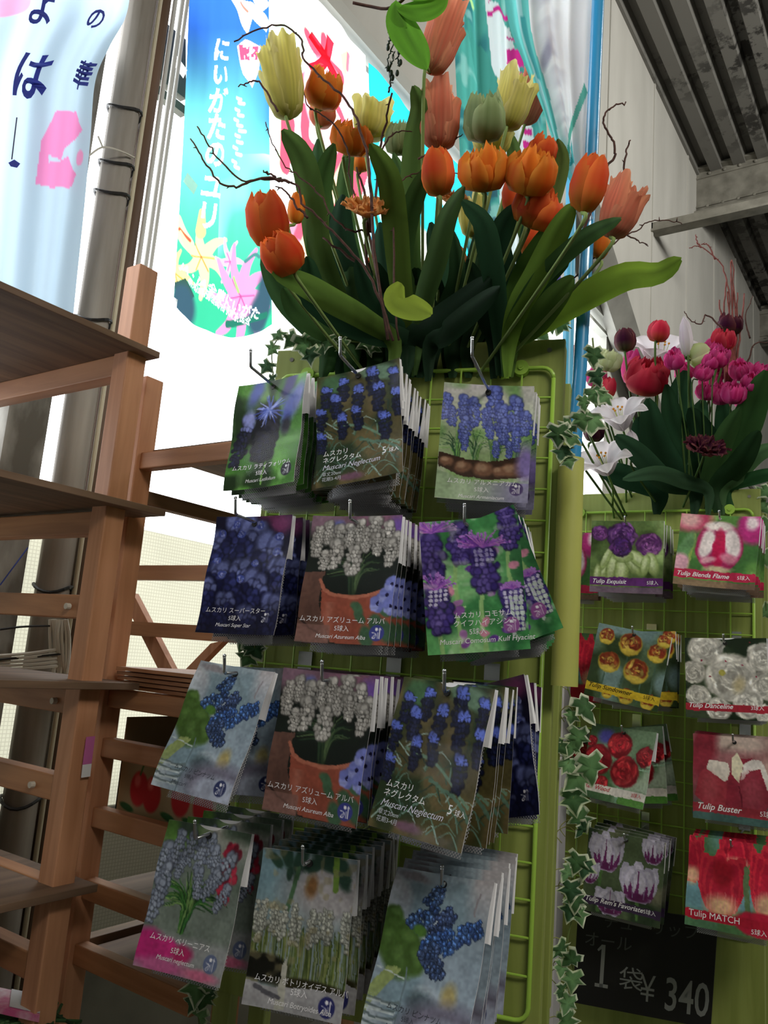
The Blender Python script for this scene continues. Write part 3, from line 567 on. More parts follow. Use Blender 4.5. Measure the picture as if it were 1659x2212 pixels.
def d_vase(q):
    q.a[:] = q.c(0x8A9AA8); q.grad(.5, .0, 0xACA8AC); q.blot(2.5, 0x6C8490, .5, .75, .8).blot(4, 0xB4BEC8, .6, .85, .8)
    q.ell(.2, .06, .16, .035, 0x807C82, .1, .6); q.line([(.88, .12), (.86, .3)], .01, 0x88848A); q.ell(.52, 1.04, .14, .08, 0x46585F, .1, .8); q.ell(.75, .95, .07, .1, 0xA09464, 0, .9)
    q.ell(.75, 1.2, .4, .2, 0x6C6A7C, 0, .6); q.ell(.8, 1.26, .3, .14, 0x9EA6BA, 0, .5)
    for x, y, a in ((.1, .5, .12), (.1, .62, .16), (.25, .6, .14), (.2, .74, .16), (.35, .72, .12), (.08, .4, .08)): q.ell(x, y, a*1.2, a*.85, 0x3E5A26, x*3, .4); q.ell(x+.02, y-.02, a*.6, a*.4, 0x54743A, x*3, .8)
    for i in range(7): q.line([(.24-.02*i, .82), (.12-.02*i, 1.0), (.0-.02*i, 1.2)], .011, 0x8A9A60, .006)
    q.line([(.3, .8), (.32, .95), (.3, 1.34)], .006, 0x5E6E76); q.line([(.02, .84), (.3, .88)], .006, 0xB8C4C8)
    for y in (1.08, 1.14, 1.2, 1.26): q.line([(0, y), (.15, y+.02), (.3, y)], .01, 0x5E6C70); q.line([(0, y+.03), (.28, y+.03)], .008, 0xB4C0C4)
    rr = q.r
    def lobe(x0, y0, x1, y1, w, n, cs):
        for i in range(n):
            t = rr.random(); u = (rr.random()-.5)*2*w*(1-.5*t*t); dx, dy = x1-x0, y1-y0; L = math.hypot(dx, dy)
            px, py = x0+dx*t-dy/L*u, y0+dy*t+dx/L*u; c = q.c(cs[i % len(cs)])
            q.ell(px, py, .026, .028, c*.45); q.ell(px, py, .021, .023, c*.85); q.ell(px-.004, py-.006, .009, .01, np.clip(c*1.4, 0, 1))
    cs = [0x3A5684, 0x466699, 0x2E4470, 0x5878AC]
    lobe(.3, .5, .5, .12, .1, 90, cs); lobe(.45, .55, .65, .3, .1, 90, [0x40527C, 0x4C5F88, 0x34446A]); lobe(.4, .66, .97, .38, .1, 150, [0x3F62A0, 0x4E74B4, 0x345088]); lobe(.45, .62, .62, .82, .09, 80, [0x485C86, 0x384C74])
    q.ell(.36, .5, .07, .05, 0x4A7030, .3, .4); q.logo(.84, 1.22, .078, 0x2C3560)
def d_pinkfoot(q):
    q.a[:] = q.c(0x6E7A72); q.grad(.35, 0, 0xA0A09A); q.ell(.12, .06, .3, .2, 0x5E8A40, 0, .9); q.blot(4, 0x465848, .5, .8)
    for i in range(30): q.ell(.72+.2*q.r.random(), .12+.5*q.r.random(), .035, .045, [0x8C1C34, 0xB03048, 0x6A1428][i % 3], 0, .5)
    q.leaves(.42, .98, 80, .62, .8, [0x2C5A2A, 0x3F7434, 0x1E4220, 0x6A8A50], .014)
    for x, y, s, r in ((.08, .25, 1.2, .2), (.2, .12, 1.1, .1), (.33, .1, 1, 0), (.45, .14, 1.1, -.1), (.55, .1, 1, -.2), (.62, .2, 1, -.3), (.85, .25, 1.3, .6), (.72, .42, 1, .6), (.14, .45, 1.2, .2), (.1, .6, 1.3, .2), (.5, .42, .9, 0), (.86, .52, .9, .5), (.28, .3, .8, .1)):
        q.spike(x, y, .12*s, .27*s, 0x6A7488, 0xB4BED2, r, 8)
    q.grad(.98, 1.06, 0x8A8E90); q.ell(.1, 1.15, .2, .14, 0xB02870, 0, .5); q.ell(.32, 1.14, .1, .09, 0xC83080, 0, .4); q.ell(.5, 1.16, .12, .08, 0xA82A60, 0, .6); q.ell(.3, 1.3, .3, .07, 0xB05888, 0, .8); q.ell(.75, 1.3, .2, .05, 0xC06888, 0, .8); q.logo(.84, 1.18, .08, 0x5C688A)
def d_botry(q):
    q.a[:] = q.c(0x6C8894); q.ell(.75, .3, .45, .3, 0xA09CA0, 0, .8); q.grad(.3, .9, 0x9AA09C, .6)
    for x, y, a in ((.25, .04, .1), (.4, .06, .12), (.55, .1, .1), (.7, .05, .14), (.15, .1, .07), (.85, .12, .14), (.3, .2, .05)): q.ell(x, y, a*1.3, a*.6, 0x2A4438, x*5, .4)
    q.line([(.38, .15), (.36, .35), (.3, .6)], .022, 0x47684A); q.line([(.78, .0), (.8, .28)], .03, 0x6A8A3A); q.ell(.55, .28, .06, .1, 0x7C5A38, 0, .8)
    for i in range(120):
        x = q.r.random(); q.line([(x, 1.1), (x+.05*(q.r.random()-.5), .62+.12*q.r.random())], .005, [0x5A6A34, 0x3A4A22, 0x7A8450][i % 3])
    for i in range(34):
        x = q.r.random(); q.spike(x, .46+.12*q.r.random(), .06, .22, 0x8E928A, 0xDADCD2, .1*(q.r.random()-.5), 7, None, .6)
    q.ell(.13, 1.02, .28, .12, 0x14140F, 0, .3); q.ell(.65, 1.12, .4, .06, 0x2C2A18, 0, .4); q.blot(14, 0x8C8462, .7, .8, .5)
    q.mix(q.Y > 1.14+.02*np.sin(q.X*6), 0x9A9A9E); q.poly([(.32, 1.34), (.34, .98), (.38, .9), (.42, 1.34)], 0xA8A89E); q.line([(.1, 1.18), (.35, 1.24)], .02, 0x55555C); q.logo(.84, 1.24, .085, 0x2C2F66)
def band(q, y0, y1, col): q.mix((q.Y > y0+.05*0*q.X)*(q.Y < y1), col)
def d_exquisit(q):
    q.a[:] = q.c(0x5A7040); q.blot(5, 0x30401C, .45, .7).blot(4, 0x8AA068, .6, .9)
    q.rose(.12, .18, .12, [0x4A2458, 0x8A5098, 0x6E3A80], 40); q.rose(.8, .34, .18, [0x4A2058, 0x9A60A0, 0x7C4488, 0x5A2A68], 80)
    for x, y, rx, ry, r in ((.2, .72, .06, .2, .5), (.32, .68, .09, .2, .2), (.44, .72, .1, .18, 0), (.56, .6, .07, .2, -.6), (.66, .56, .08, .16, -.9), (.22, .55, .05, .18, .4), (.85, .62, .08, .16, -.3), (.75, .64, .06, .14, .2), (.45, .52, .13, .08, 0), (.1, .8, .05, .16, .1)):
        q.ell(x, y, rx*1.08, ry*1.05, 0x5E703C, r, .2); q.ell(x, y, rx, ry, 0x8EA066, r, .4); q.ell(x-.01, y-.03, rx*.5, ry*.7, 0xBAC69A, r, .9)
    q.rose(.42, .22, .2, [0x34183E, 0x6A3A88, 0x542A74, 0x8A58A0], 110); q.rose(.42, .38, .15, [0x2C1438, 0x5A2C70, 0x48246A], 50)
    q.mix(q.Y > .95, 0x6E4480, .6); band(q, .82, .93, 0x5C2A6C)
def d_blenda(q):
    q.a[:] = q.c(0x5C8A44); q.blot(3, 0x88AA62, .5, .8).blot(4, 0x3E6A34, .6, .8)
    q.ell(.15, .08, .25, .18, 0xB04060, 0, .5); q.ell(.12, .08, .14, .12, 0xD8A8A8, 0, .8); q.line([(.2, .3), (.15, .8)], .02, 0x88A050); q.ell(.1, .5, .08, .25, 0x5E8858, .3, .4)
    q.ell(.92, .15, .2, .25, 0xB03078, 0, .3); q.ell(.9, .1, .08, .1, 0xD8C8CC, 0, .8); q.ell(.05, .75, .12, .16, 0xC898A8, 0, .4)
    q.ell(.52, .46, .3, .36, 0xA02458, 0, .08); q.ell(.36, .42, .09, .22, 0xE0D4D4, .15, .4); q.ell(.68, .4, .1, .22, 0xE0D4D4, -.2, .4); q.ell(.5, .16, .17, .07, 0xE4D8D4, 0, .5)
    q.ell(.52, .5, .075, .3, 0xB01848, 0, .3); q.ell(.4, .66, .1, .05, 0xD49AA8, -.3, .6); q.ell(.65, .62, .11, .07, 0xC87890, .4, .6); q.ell(.53, .78, .16, .04, 0xC8BC98, 0, .8)
    q.mix(q.Y > .95, 0xA04860, .5); band(q, .82, .93, 0xB4284C)
def d_sundowner(q):
    q.a[:] = q.c(0x4C6048); q.blot(4, 0x2C3C24, .4, .7).blot(3, 0x6C8484, .55, .8)
    for x in (.2, .45, .7, .85): q.line([(x, 1), (x+.02, .4)], .01, 0x40584A)
    for x, y, r in ((.15, .15, .11), (.48, .2, .16), (.85, .25, .13), (.24, .5, .15), (.62, .55, .17), (.92, .06, .1), (.3, .93, .07), (.55, .92, .1), (.85, .93, .1)):
        q.ell(x, y+.02, r, r, 0xA89030, 0, .15); q.rose(x, y-.01, r*.88, [0x78301C, 0xA0502C, 0xB89040, 0x8A3020, 0xC0A050], 34); q.ell(x, y+r*.72, r*.7, r*.28, 0xC4AC48, 0, .4)
    band(q, .84, .95, 0xC0A42C)
def d_danceline(q):
    q.a[:] = q.c(0x3A4634); q.blot(4, 0x1E2A1C, .5, .7)
    for x, y, r in ((.25, .15, .22), (.1, .45, .15), (.55, .5, .32), (.95, .25, .2), (.95, .6, .18), (.15, .75, .15), (.75, .85, .18), (.4, .92, .15), (.95, .95, .12)): q.rose(x, y, r, [0xB0ACA4, 0xDCD8D0, 0xCCC8C0, 0xECE8E0], 130)
    q.ell(.45, .45, .04, .04, 0xA8A050); q.ell(.65, .6, .07, .1, 0xB4A888, .4, .9)
    for x, y in ((.3, .5), (.7, .35), (.5, .3), (.85, .5), (.2, .3), (.8, .05)): q.ell(x, y, .015, .008, 0x8C2040, x*9)
    band(q, .85, .94, 0xA02838)
def d_redwood(q):
    q.a[:] = q.c(0x6A8468); q.blot(3, 0x3C5A3A, .45, .7).blot(4, 0x94A490, .6, .85); q.ell(.25, .15, .12, .1, 0x4A4898, 0, .7); q.leaves(.6, 1, 14, .8, .7, [0x5E8068, 0x7C9A84], .02)
    for x, y, r in ((.48, .25, .19), (.18, .5, .22), (.9, .35, .14), (.62, .6, .22), (.05, .25, .08), (.3, .8, .1)): q.rose(x, y, r, [0x6A0E18, 0xB02430, 0x941C28, 0xC83C40], 44)
    band(q, .83, .94, 0xC4BEB8); q.mix((q.Y > .94)*(q.X > .6), 0x4A7A34)
def d_buster(q):
    q.a[:] = q.c(0x8A5058); q.grad(.5, .0, 0xB08082); q.ell(.55, .06, .4, .12, 0xCDB8B0, 0, .9); q.ell(.95, .38, .2, .16, 0xC4A29C, 0, .9); q.ell(.12, .2, .16, .36, 0x8C3040, .2, .6); q.grad(.72, .95, 0x44605E)
    q.poly([(.02, .75), (.08, .5), (.2, .36), (.4, .38), (.5, .6), (.4, .85), (.2, .9)], 0xA03A48); q.poly([(.2, .32), (.42, .33), (.46, .5), (.38, .56), (.24, .47), (.17, .42)], 0xDCD2CA); q.ell(.2, .65, .1, .16, 0xB04C58, 0, .8)
    q.poly([(.38, .85), (.42, .5), (.52, .28), (.7, .24), (.84, .3), (.93, .6), (.85, .88), (.6, .93)], 0x8E2E40); q.poly([(.47, .46), (.46, .26), (.53, .2), (.6, .34), (.56, .55)], 0xE0D8BE); q.poly([(.6, .34), (.7, .26), (.82, .26), (.92, .5), (.93, .7), (.86, .55), (.8, .36), (.68, .4), (.58, .52)], 0xE4DCD8)
    q.ell(.7, .66, .14, .2, 0xA04454, 0, .9); q.line([(.58, .9), (.55, .6)], .008, 0x6A2030); band(q, .84, .95, 0x94323E)
def d_rems(q):
    q.a[:] = q.c(0x4A5840); q.blot(4, 0x2A3828, .45, .7).blot(3, 0x70705E, .6, .8)
    for x in (.2, .7): q.line([(x, .5), (x, 1)], .02, 0x4A6A3C)
    def tu(x, y, w, h):
        q.tulip(x, y, w, h, 0xB4B0C4, 0xA4A0B8)
        for a, t in ((-.34, .1), (-.2, .0), (-.02, -.42), (.2, .05), (.36, -.1)): q.poly([(x+a*w*.8-.075*w, y+h*.36), (x+a*w-.03*w, y+h*.1), (x+a*w*1.1, y+h*t), (x+a*w+.03*w, y+h*.12), (x+a*w*.8+.075*w, y+h*.36)], 0x64285E)
        q.ell(x, y+h*.38, w*.3, h*.1, 0x581E50, 0, .5); q.line([(x-w*.12, y+h*.4), (x-w*.16, y-h*.1)], .004, 0x8884A0); q.line([(x+w*.14, y+h*.4), (x+w*.18, y-h*.1)], .004, 0x8884A0)
    tu(.25, .25, .46, .5); tu(.85, .12, .3, .34); tu(.08, .55, .22, .3); tu(.7, .55, .5, .5); tu(.35, .85, .4, .34)
    band(q, .84, .94, 0x3A2A48)
def d_match(q):
    q.a[:] = q.c(0x4A7048); q.blot(3, 0x6A94A0, .6, .8)
    for x, y, w, h in ((.05, .25, .28, .6), (.55, .1, .4, .5), (.9, .4, .4, .8), (.4, .5, .55, .75)):
        q.tulip(x, y, w, h, 0xB01C38, 0xC82A40); q.ell(x, y+h*.36, w*.3, h*.16, 0xD8B088, 0, .9)
        for k in range(9): q.line([(x-w*.28+k*w*.07, y+h*.42), (x-w*.3+k*w*.075, y+h*(.22-.1*q.r.random()))], .007, 0xD89890, .001, .7)
    q.line([(.72, 1), (.66, .3)], .03, 0x5A7450); q.ell(.4, .4, .12, .16, 0x8C1224, 0, .6); q.ell(.85, .9, .3, .14, 0xB4203C, 0, .2); band(q, .85, .95, 0xA81E34)
# ---------------------------------------------------------------- packets
def packet_mesh(design, w, h, seed, curl):
    nw, nh = W_, int(W_*h/w*1.0); q = pic(design, seed, nw, nh, h/w)
    surf = lambda x, z: (x, curl*((2*x/w)**2)+.0018*sin(z*60+seed)+.003*curl/.004*(z/h)**2, z)
    m = MB(); G = np.array([[surf(x, z) for x in np.linspace(-w/2, w/2, nw)] for z in np.linspace(0, -h, nh)])
    m.grid(G, q.lin()); G2 = np.array([[np.array(surf(x, z))+(0, .0007, 0) for x in np.linspace(w/2, -w/2, 12)] for z in np.linspace(0, -h, 14)]); m.grid(G2, (.75, .75, .77))
    m.grid([[surf(w/2, z), np.array(surf(w/2, z))+(0, .0007, 0)] for z in np.linspace(0, -h, 14)], (.8, .8, .82)); return m, surf
def Rl(y, t, r): return Matrix.Rotation(y, 3, 'Z') @ Matrix.Rotation(t, 3, 'X') @ Matrix.Rotation(r, 3, 'Y')
ORD = ['foremost', 'second', 'third', 'fourth', 'fifth', 'sixth', 'seventh', 'eighth', 'ninth', 'tenth', 'eleventh', 'twelfth', 'thirteenth', 'fourteenth']
M_HOLE = plain('punched_hole', 0x101010, .8)
hooks = []
def stack(S, pose, design, desc, where, seed, count, pitch=.012, texts=(), curl=-.004, w=.128, h=.172, rolls=None, yaws=None, tex_skip=False, drop=0., flap=True, group=None, hook=True, hs=None, tip=.05, up=.022):
    s, t, d, yw, tl, rl = pose; R0 = Matrix([[S.ex[0], -S.n[0], 0], [S.ex[1], -S.n[1], 0], [0, 0, 1]])
    group = group or desc+' packets on the '+where
    root = thing('flower_bulb_packet', '%s packet, foremost on the %s' % (desc, where), 'bulb packet', S.T(s, t, d), R0 @ Rl(yw, tl, rl), group)
    m, surf = packet_mesh(design, w, h, seed, curl); card = m.build('picture_card', M_PAINT, root, local=True, smooth=True)
    m = MB()
    for a in texts:
        st, u, v, sz, colr = a[:5]; k = a[5] if len(a) > 5 else {}
        text_uv(m, lambda x, y: np.array(surf(x, y))+(0, -.0004, 0), st, (u-.5)*w, -v*w, sz*w, colr, **k)
    extra = []
    if m.v: extra.append(m.build('printed_text', M_INK, card, local=True))
    m = MB(); m.tube([(0, .002, -.011), (0, -.0012, -.011)], .0042, n=14); extra.append(m.build('hanging_hole', M_HOLE, card, local=True))
    m = MB(); e = .004; m.grid([[np.array(surf(x, z))+(0, -.0022, 0) for x in np.linspace(-w/2-e*.4, w/2+e, 14)] for z in np.linspace(.001, -h-e*1.6, 18)]); extra.append(m.build('clear_sleeve', M_SLEEVE, root, local=True, smooth=True))
    # net of bulbs behind
    m = MB(); nb = []
    for i in range(13):
        z = -.03-(h-.022)*i/12; th = .003+.008*sin(pi*min(1, i/12*1.02))**.7 if i > 2 else .003
        ww = w*.42*(1 if i < 11 else .93); nb.append([(ww*cos(a), .009+th*.5*(1+.25*sin(a*5+i))*sin(a)+.006, z) for a in np.linspace(0, 2*pi, 25)])
    m.grid(nb); m.build('net_bag', M_NET, root, local=True, smooth=True)
    m = MB(); rr = random.Random(seed)
    for i in range(5): m.ball(np.array([w*(-.28+.14*i), .014, -h*.78+rr.uniform(-.02, .02)]), .011, .0075, .013, n=8, m=6)
    m.build('bulbs', M_BULB, root, local=True, smooth=True)
    if flap:
        m = MB(); m.grid([[(x, .0015+.004*k+.0*x, .0-.062*k) for x in np.linspace(-w/2, w/2, 4)] for k in np.linspace(0, 1, 5)]); m.grid([[(w/2-.001, .0015+.004*k, -.062*k), (w/2+.0005-.0035*(1-k)*0, .0035+.0075*k, -.062*k)] for k in np.linspace(0, 1, 5)]); m.build('folded_header', M_WHITE, root, local=True)
    for i in range(1, count):
        dd = d-pitch*i-.004*random.random()
        if dd < .022: break
        r2 = rolls[i-1] if rolls and i-1 < len(rolls) else rl+random.uniform(-.05, .05); y2 = (yaws[i-1] if yaws and i-1 < len(yaws) else yw*(1-.6*i/count)+random.uniform(-.05, .05)); t2 = tl*(1-.7*i/count)
        piv = Vector((0, 0, -.011)); Rn = R0 @ Rl(y2, t2, r2); base = Vector(S.T(s+random.uniform(-.003, .003), t-.011-drop*i, dd))
        M = Matrix.Translation(base-Rn @ piv) @ Rn.to_4x4(); c = root.copy(); COL.objects.link(c); c.location = M.to_translation(); c.rotation_euler = M.to_euler()
        c['label'] = '%s packet, %s from the front on the %s' % (desc, ORD[i], where)
        for ch in root.children:
            if ch.name.startswith(('clear_sleeve',)): continue
            g = ch.copy(); COL.objects.link(g); g.parent = c
    if hook:
        hh = t-.0085 if hs is None else hs; hd = d+tip; m = MB(); ms = MB()
        pts = [S.T(s, hh, .006), S.T(s, hh, hd*.6), S.T(s, hh, hd)]; m.tube(pts, .0022, n=8)
        r = thing('display_hook', 'chrome display hook of the %s packets, %s' % (desc, where), 'hook', S.T(s, hh, .006), group='chrome hooks on the '+('near' if S is SA else 'far')+' green stand')
        m.build('hook_arm', M_CHROME, r, smooth=True)
        m = MB(); m.tube(spline([S.T(s, hh, hd-.001), S.T(s, hh+.002, hd+.003), S.T(s, hh+up*.6, hd+.006), S.T(s, hh+up, hd+.008)], 9), .0022, n=8); m.ball(S.T(s, hh+up, hd+.008), .0026, .0026, .0026, n=8, m=6); m.build('hook_tip', M_CHROME, r, smooth=True)
        m = MB(); m.obox(S.T(s-.012, hh-.004, .0), S.ex*.024, ZV*.04, S.n*.004); m.build('hook_clip', M_CHROME, r)
    return root
w1 = 0xE6E6EA; g1 = 0xB8BCC4
def jp(a, b, c, v=1.02, u=.5, col=w1, sz=.068): return [(a, u, v, sz, col, dict(center=True)), (b, u, v+.085, sz*.95, col, dict(center=True)), (c, u, v+.17, sz*.85, col, dict(center=True, shear=.25))]
neg = [('ムスカリ', .07, .98, .075, w1), ('ネグレクタム', .07, 1.06, .075, w1), ('Muscari Neglectum', .07, 1.15, .085, 0xC8C8D8, dict(shear=.35)), ('草丈20cm', .07, 1.22, .052, g1), ('花期3-4月', .07, 1.28, .052, g1), ('5', .76, 1.08, .11, w1), ('球入', .84, 1.08, .06, w1)]
stack(SA, (-.411, -.132, .199, -.239, -.086, -.069), d_latifolium, 'two-tone blue hyacinth', 'top left hook', 1, 7, .02, jp('ムスカリ ラティフォリウム', '5球入', 'Muscari Latifolium', 1.08), curl=-.006, tip=.075)
stack(SA, (-.266, -.132, .233, -.132, -.103, -.165), d_neglectum, 'small blue-topped hyacinths', 'top middle hook', 2, 12, .0165, neg, tip=.07, rolls=[-.1, -.02, .0, .03, .02, .0, .04, .03, .05, .02, .03])
stack(SA, (-.092, -.134, .159, .167, -.029, .015), d_armeniacum, 'light blue hyacinths with bulbs', 'top right hook', 3, 4, .028, jp('ムスカリ アルメニアカム', '5球入', 'Muscari Armeniacum', 1.13), tip=.13, yaws=[.0, -.02, 0])
stack(SA, (-.412, -.343, .208, -.125, -.140, -.025), d_superstar, 'dark navy hyacinth', 'second-row left hook', 4, 4, .03, jp('ムスカリ スーパースター', '5球入', 'Muscari Super Star', 1.08, .45), tip=.06, rolls=[-.08, -.1, -.05])
alb = jp('ムスカリ アズリューム アルバ', '5球入', 'Muscari Azureum Alba', 1.1, .48)
stack(SA, (-.241, -.347, .250, -.060, -.166, -.019), d_azureum, 'white hyacinths in terracotta pot', 'second-row middle hook', 5, 8, .022, alb, tip=.03)
stack(SA, (-.097, -.343, .230, .159, -.031, -.138), d_comosum, 'green and purple hyacinth', 'second-row right hook', 6, 9, .019, [('ムスカリ コモサム', .28, 1.0, .07, w1, {}), ('クイフハイアシント', .27, 1.08, .07, w1, {}), ('5球入', .42, 1.165, .07, w1, {}), ('Muscari Comosum Kulf Hyacint', .12, 1.25, .072, w1, dict(shear=.2))], tip=.02, rolls=[-.42, -.36, -.3, -.3, -.26, -.28, -.24, -.2], yaws=[.1, .05, 0, 0, 0, 0, 0, 0])
vt = [('ムスカリ', .22, 1.12, .06, 0x3C4048, dict(rot=-.08)), ('ピンクサンライズ', .4, 1.14, .05, 0x5A606C, {}), ('Muscari', .22, 1.26, .06, 0x4A505C, dict(shear=.25))]
vt = [('ムスカリ ピンナツム', .2, 1.13, .058, 0x3C4048, dict(rot=-.05)), ('5球入', .36, 1.2, .05, 0x4A505C), ('Muscari', .22, 1.28, .06, 0x4A505C, dict(shear=.25))]
stack(SA, (-.398, -.556, .241, -.188, -.329, .055), d_vase, 'grey-blue beaded hyacinth', 'third-row left hook', 7, 3, .05, vt, tip=.035, rolls=[-.04, -.05], yaws=[.05, 0])
stack(SA, (-.247, -.553, .289, -.113, -.064, .032), d_azureum, 'white hyacinths in terracotta pot', 'third-row middle hook', 5, 8, .025, alb, tip=.025)
stack(SA, (-.091, -.552, .317, -.393, -.199, .037), d_neglectum, 'small blue-topped hyacinths', 'third-row right hook', 2, 6, .02, neg, tip=.02, yaws=[-.25, -.2, -.1, -.1, 0])
stack(SA, (-.076, -.553, .140, -.482, -.109, -.263), d_superstar, 'dark navy hyacinth', 'third-row outer right hook', 4, 4, .022, (), hook=False, rolls=[-.1, -.05, 0], yaws=[-.2, -.1, 0])
stack(SA, (-.409, -.762, .249, -.098, -.203, -.002), d_pinkfoot, 'pale hyacinth and magenta', 'bottom left hook', 8, 4, .045, jp('ムスカリ ベリーニアス', '5球入', 'Muscari neglectum', 1.06, .45), tip=.035, rolls=[-.05, -.04, 0])
stack(SA, (-.263, -.773, .261, -.071, -.131, -.033), d_botry, 'slim white hyacinths', 'bottom middle hook', 9, 9, .022, [('ムスカリ ボトリオイデス アルバ', .08, 1.13, .066, w1), ('5球入', .46, 1.2, .07, w1), ('Muscari Botryoides Alba', .25, 1.3, .065, w1, dict(shear=.2))], tip=.02)
stack(SA, (-.093, -.773, .260, -.303, -.424, -.068), d_vase, 'grey-blue beaded hyacinth', 'bottom right hook', 7, 8, .024, vt, tip=.015, rolls=[-.06, -.05, -.04, -.03, 0, .02, .03], yaws=[-.25, -.2, -.15, -.1, -.05, 0, 0])
def tl(nm, n='5', u=.03, v=.905, col=w1, sz=.085, k=None): return [(nm, u, v, sz, col, dict(shear=.3, bold=.012)), (n+'球入', .78, v, sz*.75, col)]
kw = dict(w=.162, h=.168, curl=-.005, flap=True, up=.014)
stack(SB, (-.266, -.113, .200, .082, -.002, .004), d_exquisit, 'purple double tulip', 'far top left hook', 11, 5, .03, tl('Tulip Exquisit'), tip=.02, **kw)
stack(SB, (-.064, -.106, .207, .018, -.229, .070), d_blenda, 'pink-white flamed tulip', 'far top right hook', 12, 5, .03, tl('Tulip Blenda Flame'), tip=.02, **kw)
stack(SB, (-.247, -.363, .188, .069, -.126, .150), d_sundowner, 'yellow-red double tulip', 'far second-row left hook', 13, 4, .035, tl('Tulip Sundowner', '5', .03, .905, 0x3A3018), tip=.02, rolls=[-.05, 0, 0], **kw)
stack(SB, (-.055, -.372, .213, -.066, -.071, -.047), d_danceline, 'white double flower', 'far second-row right hook', 14, 4, .035, tl('Tulip Danceline', '3'), tip=.02, **kw)
stack(SB, (-.277, -.584, .138, -.286, -.259, .026), d_redwood, 'deep red double tulip', 'far third-row left hook', 15, 3, .03, tl('Red Wood', '3', .06, .905, 0xB03A44), tip=.02, rolls=[-.15, -.2], yaws=[-.1, 0], **kw)
stack(SB, (-.036, -.573, .222, -.123, -.066, -.030), d_buster, 'dusky red white-tipped tulip', 'far third-row right hook', 16, 4, .035, tl('Tulip Buster', '5', .04, .915, w1, .105), tip=.02, **kw)
stack(SB, (-.257, -.808, .180, .074, -.151, .042), d_rems, 'white-purple flamed tulip', 'far bottom left hook', 17, 4, .035, tl("Tulip Rem's Favoriate", '5', .03, .905), tip=.02, **kw)
stack(SB, (-.038, -.774, .241, -.145, -.353, -.054), d_match, 'crimson tulip', 'far bottom right hook', 18, 4, .035, [('Tulip MATCH', .04, .925, .1, w1), ('5球入', .74, 1.0, .07, w1)], tip=.02, **kw)
stack(SB, (-.44, -.12, .10, .3, 0, 0), d_blenda, 'half-hidden pink-white tulip', 'far top outer hook', 12, 2, .03, (), hook=False, **kw)
stack(SB, (-.44, -.37, .08, .3, 0, 0), d_match, 'half-hidden crimson tulip', 'far second-row outer hook', 18, 2, .03, (), hook=False, **kw)
stack(SB, (-.47, -.6, .05, .3, 0, 0), d_redwood, 'half-hidden red tulip', 'far third-row outer hook', 19, 2, .02, (), hook=False, **kw)
# chalkboard
def cbp(u, v): return (1-v)*((1-u)*c0+u*c1)+v*((1-u)*c3+u*c2)
c0, c1, c2, c3 = [SB.O+0 for _ in range(4)]
def onB(x, y, d):
    r = ray(x, y); k = ((SB.O+SB.n*d-CAM)@SB.n)/(r@SB.n); return CAM+r*k
c0, c1, c2, c3 = onB(1250, 1950, .10), onB(1520, 1990, .12), onB(1535, 2222, .08), onB(1236, 2165, .06)
K = thing('chalkboard_sign', 'black chalkboard price sign with chalk writing hung under the tulip packets', 'sign', c3)
m = MB(); V = [c0, c1, c2, c3]; nb_ = -SB.n*.006; m.obox(c3, c2-c3, c0-c3, nb_); m.build('board', plain('blackboard', 0x141516, .7, noise=.2, nscale=8), K)
wB = np.linalg.norm(c2-c3); hB = np.linalg.norm(c0-c3); eu, ev = (c2-c3)/wB, (c0-c3)/hB
sf = lambda x, y: c3+eu*x+ev*y+SB.n*.0012
m = MB(); ch = 0x8E9292
text_uv(m, sf, 'チューリップ', wB*.2, hB*.8, hB*.15, 0x505454); text_uv(m, sf, 'オール', wB*.06, hB*.6, hB*.16, 0x5A5E5E)
[m.add([sf(wB*x, hB*y) for x, y in q_], [(0, 1, 2, 3)], lin(ch)) for q_ in (((.2, .2), (.228, .2), (.228, .62), (.2, .62)), ((.165, .2), (.265, .2), (.265, .235), (.165, .235)), ((.2, .62), (.168, .565), (.178, .55), (.21, .59)))]; text_uv(m, sf, '袋', wB*.34, hB*.24, hB*.24, ch); text_uv(m, sf, '¥', wB*.5, hB*.14, hB*.36, ch, bold=-.004, sx=.72); text_uv(m, sf, '340', wB*.67, hB*.1, hB*.44, ch, bold=.01, sx=.62)
m.build('chalk_writing', M_INK, K)
